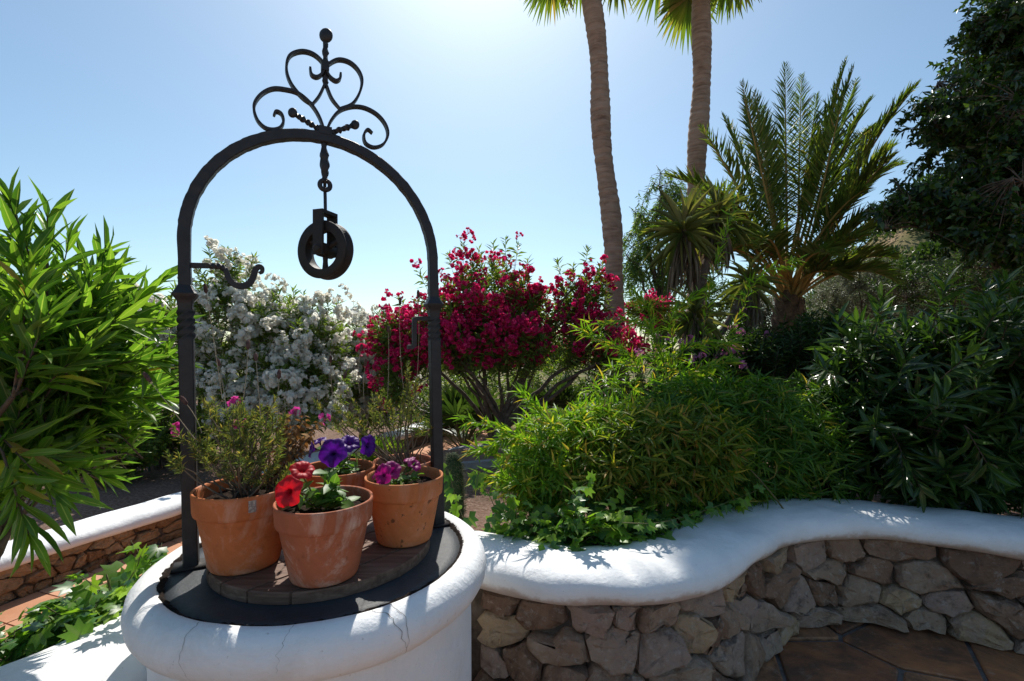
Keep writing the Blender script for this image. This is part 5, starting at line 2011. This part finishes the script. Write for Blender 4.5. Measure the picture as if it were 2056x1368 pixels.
# yucca with several heads
yY = 5.2
yb = np.append(W(1400, 700, yY)[:2], .38)
yu = thing("yucca", "branching yucca with spiky sword-leaf heads and a skirt of dead leaves", "yucca", tuple(float(c) for c in yb))
rg = np.random.default_rng(180)
heads = [W(1372, 462, 5.1), W(1440, 432, 5.3), W(1395, 625, 5.0), W(1505, 560, 5.4)]
fork = W(1402, 600, yY)
mb = MB()
tube(mb, catmull([yb, W(1402, 740, yY), W(1403, 660, yY), fork], 6), .055, 10)
tube(mb, catmull([fork, W(1396, 540, 5.15), W(1380, 490, 5.1), heads[0]], 6), .045, 10)
tube(mb, catmull([fork, W(1415, 540, 5.2), W(1432, 480, 5.3), heads[1]], 6), .042, 10)
tube(mb, catmull([W(1403, 690, yY), W(1398, 660, 5.1), heads[2]], 6), .035, 10)
tube(mb, catmull([W(1405, 720, yY), W(1460, 650, 5.3), heads[3]], 6), .035, 10)
mb.build("trunk", M['bark'], yu)
T_SW = [lance(4, lambda t: np.array([.8, 1, .85, .5, .02]), .5, c) for c in (.06, .25, .5)]
for h, (nn, ll) in zip(heads, ((70, .47), (64, .42), (50, .38), (40, .36))):
    i = np.arange(nn)
    az = i * 2.39996
    e = np.radians(82 - 125 * (i / nn) ** .7) + rg.normal(0, .16, nn)
    D = np.stack([np.cos(az) * np.cos(e), np.sin(az) * np.cos(e), np.sin(e)], 1)
    P = h + D * .03 - np.array([0, 0, 1.]) * (i / nn)[:, None] * .12
    emit_leaves(yu, T_SW, P, D, nrm(np.array([0, 0, 1.]) + rg.normal(0, .15, D.shape) + .01), ll * rg.uniform(.75, 1.15, nn), .023, M['yucca'], nn, name="sword_leaf")
    m_ = 60
    az = rg.uniform(0, 6.28, m_)
    D = nrm(np.stack([np.cos(az) * .35, np.sin(az) * .35, np.full(m_, -1.)], 1) + rg.normal(0, .1, (m_, 3)))
    P = h + np.stack([np.cos(az) * .05, np.sin(az) * .05, rg.uniform(-.35, -.08, m_)], 1)
    mb = MB()
    leaves_to(mb, T_SW, P, D, np.stack([np.cos(az), np.sin(az), np.zeros(m_)], 1), ll * rg.uniform(.6, .95, m_), np.full(m_, .03))
    mb.build("dead_skirt", M['deadleaf'], yu, kind="stuff")

# ------------------------------------------------------------------ trees and background shrubs
# ficus on the right
fic = thing("ficus_tree", "dark glossy ficus tree with dense small leaves at the edge of the garden", "tree", (6.3, 5.6, .42))
rg = np.random.default_rng(190)
FB = [blob(2060, 130, 5.2, 150, .9, 190), blob(1960, 260, 4.9, 130, .6, 130), blob(2040, 400, 4.8, 150, .6, 100), blob(1880, 240, 5.0, 70, .4, 80), blob(1850, 400, 4.8, 80, .4, 60), blob(1790, 430, 4.7, 60, .3, 40), blob(2000, 480, 4.5, 130, .5, 60),
      blob(2200, 100, 5.6, 200, 1.2, 300), blob(2100, -120, 5.6, 150, 1.0, 170), blob(2250, 380, 5.0, 170, .9, 170)]
FB += [blob(2010, 330, 4.7, 110, .5, 90), blob(1930, 430, 4.6, 100, .45, 60), blob(2040, 500, 4.5, 90, .4, 60), blob(2030, 60, 5.0, 110, .6, 110)]
tips, out = sample_blobs(FB, 2000, .35, rg)
dirs = nrm(out + np.array([-.25, -.1, -.25]) + rg.normal(0, .4, out.shape))
P, D, N, L, starts = twig_leaves(tips, dirs, .34, 22, .098, (80, 40), .35, 2, .05, rg, .1)
mb = MB()
tube(mb, catmull([(6.3, 5.6, .3), (6.25, 5.55, 1.5), (6.1, 5.4, 2.6), (6.2, 5.4, 4.0), (6.4, 5.5, 6.0)], 6), np.linspace(.2, .06, 25), 12)
kk = [0]
dmin = np.linalg.norm(starts - starts[0], axis=1)
for _ in range(64):
    kk.append(int(np.argmax(dmin)))
    dmin = np.minimum(dmin, np.linalg.norm(starts - starts[kk[-1]], axis=1))
lp = limbs(mb, (6.15, 5.45, 2.7), starts[kk], .04, .009, 6, .3, rg, .2)
twig_tubes(mb, lp, starts, tips, .004)
mb.build("trunk_and_branches", M['bark'], fic)
emit_leaves(fic, T_OV2, P, D, N, L, L * .5, M['ficus'], 200, T_RH, mass="crown")

# pepper tree far behind
pep = thing("pepper_tree", "far weeping tree with fine light green hanging foliage behind the palms", "tree", tuple(np.append(W(1300, 600, 14)[:2], .3)))
rg = np.random.default_rng(195)
PB = [blob(1290, 500, 14, 50, .8, 60), blob(1350, 440, 14, 70, .8, 80), blob(1275, 570, 14, 40, .7, 40), blob(1390, 540, 14, 70, .8, 80), blob(1330, 560, 14, 50, .6, 50)]
tips, out = sample_blobs(PB, 420, .4, rg)
dirs = nrm(out * .5 + np.array([0, 0, -1.0]) + rg.normal(0, .2, out.shape))
P, D, N, L, starts = twig_leaves(tips, dirs, .7, 26, .16, (70, 30), .3, 2, .05, rg, -.6)
mb = MB()
pbse = np.append(W(1320, 600, 14)[:2], .0)
tube(mb, [pbse, pbse + [0, 0, 1.5], pbse + [.1, 0, 3.0]], [.16, .13, .08], 8)
lp = limbs(mb, pbse + [0.1, 0, 2.5], starts[rg.choice(len(starts), 18, replace=False)], .05, .012, 5, .3, rg, .6)
twig_tubes(mb, lp, starts, tips, .006)
mb.build("trunk_and_branches", M['bark'], pep)
emit_leaves(pep, T_RH, P, D, N, L, .03, M['pepper'], 0, mass="crown")

for (lab, base, bl, n, lf, wd, mt, sd, tl, per, nm) in (
        ("rounded silvery grey shrub between the date palm and the dark oleander", W(1720, 640, 8.0), [blob(1720, 560, 8, 90, .7, 75), blob(1660, 610, 7.8, 60, .5, 50), blob(1790, 600, 8, 70, .6, 60)], 520, .06, .018, 'silver', 201, .25, 30, "silver_bush"),
        ("silvery grey shrub left of the date palm trunk", W(1520, 650, 7.6), [blob(1520, 620, 7.6, 45, .5, 60), blob(1490, 660, 7.4, 40, .4, 40)], 260, .06, .018, 'silver', 202, .25, 30, "silver_bush"),
        ("small-leaved yellow green shrub on the gravel beyond the terrace wall", W(250, 930, 5.2), [blob(250, 905, 5.1, 75, .35, 60), blob(190, 930, 5.0, 70, .3, 55), blob(300, 890, 5.2, 40, .25, 40)], 330, .055, .028, 'shrub', 203, .18, 20, "leafy_shrub"),
        ("pale green rounded shrub against the white oleander, beyond the fence", W(330, 900, 5.6), [blob(330, 850, 5.7, 60, .35, 60), blob(270, 840, 5.8, 70, .35, 70), blob(400, 850, 5.9, 60, .3, 50)], 360, .06, .026, 'shrub', 213, .2, 20, "leafy_shrub"),
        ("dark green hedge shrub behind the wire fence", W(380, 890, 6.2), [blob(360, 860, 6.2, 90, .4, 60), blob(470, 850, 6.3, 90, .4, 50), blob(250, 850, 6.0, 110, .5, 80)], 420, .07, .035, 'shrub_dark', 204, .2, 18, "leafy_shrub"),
        ("mid green shrub behind the small dwarf fan palm", W(900, 860, 8.6), [blob(880, 800, 8.6, 110, .6, 70), blob(1000, 800, 8.8, 110, .6, 70), blob(1100, 780, 8.8, 100, .6, 80)], 520, .09, .035, 'shrub', 205, .3, 18, "leafy_shrub"),
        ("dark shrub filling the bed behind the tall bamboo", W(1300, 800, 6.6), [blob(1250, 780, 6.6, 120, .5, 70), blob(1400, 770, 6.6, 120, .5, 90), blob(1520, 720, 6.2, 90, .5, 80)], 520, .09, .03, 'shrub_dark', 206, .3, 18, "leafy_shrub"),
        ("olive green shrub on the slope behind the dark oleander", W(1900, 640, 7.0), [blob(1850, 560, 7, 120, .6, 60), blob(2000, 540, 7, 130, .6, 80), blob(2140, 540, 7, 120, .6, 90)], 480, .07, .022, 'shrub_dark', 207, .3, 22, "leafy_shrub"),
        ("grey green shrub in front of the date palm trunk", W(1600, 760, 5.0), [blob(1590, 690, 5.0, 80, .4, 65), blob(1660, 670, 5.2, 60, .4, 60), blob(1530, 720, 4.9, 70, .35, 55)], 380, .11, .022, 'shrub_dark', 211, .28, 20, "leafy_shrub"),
        ("wide green hedge far behind the white oleanders", W(760, 800, 11.), [blob(640, 720, 11, 130, .8, 55), blob(800, 715, 11, 130, .8, 55), blob(960, 705, 11, 120, .8, 60), blob(1100, 690, 11, 110, .8, 70)], 620, .16, .05, 'shrub', 212, .45, 18, "leafy_shrub"),
        ("olive green scrub below the pepper tree", W(1380, 640, 12.), [blob(1330, 640, 12, 80, .7, 40), blob(1430, 610, 12, 80, .7, 60), blob(1500, 580, 12, 60, .7, 60)], 360, .12, .04, 'shrub', 208, .4, 18, "leafy_shrub"),
):
    gz = float(terr(base[0], base[1]))
    shrub(nm, lab, "shrub", (float(base[0]), float(base[1]), gz), bl, n, per, lf, wd, mt, tl, 0, T_RH, T_RH, seed=sd, n_limb=10, up=.5, spread=(80, 40), shell=.3, r0=.02)

# scrub scattered on the far hillside
rg = np.random.default_rng(210)
mb = MB()
cand = 0
pts_, n_ = [], 0
while n_ < 420:
    y = rg.uniform(15, 30)
    x = y * rg.uniform(.42, 1.25)
    z = float(terr(x, y))
    if z < .6:
        continue
    pts_.append((x, y, z))
    n_ += 1
P, D, N, L = [], [], [], []
for (x, y, z) in pts_:
    r = rg.uniform(.35, .9)
    k = 130
    d = nrm(rg.normal(size=(k, 3)))
    d[:, 2] = np.abs(d[:, 2])
    P.append(np.array([x, y, z]) + d * r * rg.uniform(.5, 1, (k, 1)) * [1, 1, .8])
    D.append(nrm(d + rg.normal(0, .5, d.shape)))
    N.append(nrm(d + rg.normal(0, .5, d.shape)))
    L.append(np.full(k, .22) * rg.uniform(.7, 1.2, k))
leaves_to(mb, T_RH, np.concatenate(P), np.concatenate(D), np.concatenate(N), np.concatenate(L), np.concatenate(L) * .5)
hs = mb.build("hillside_scrub", M['shrub_dark'], kind="stuff")
tag(hs, "scattered olive green scrub on the distant hillside", "scrub")

for o in ROOTS:
    if "_loc" in o:
        del o["_loc"]
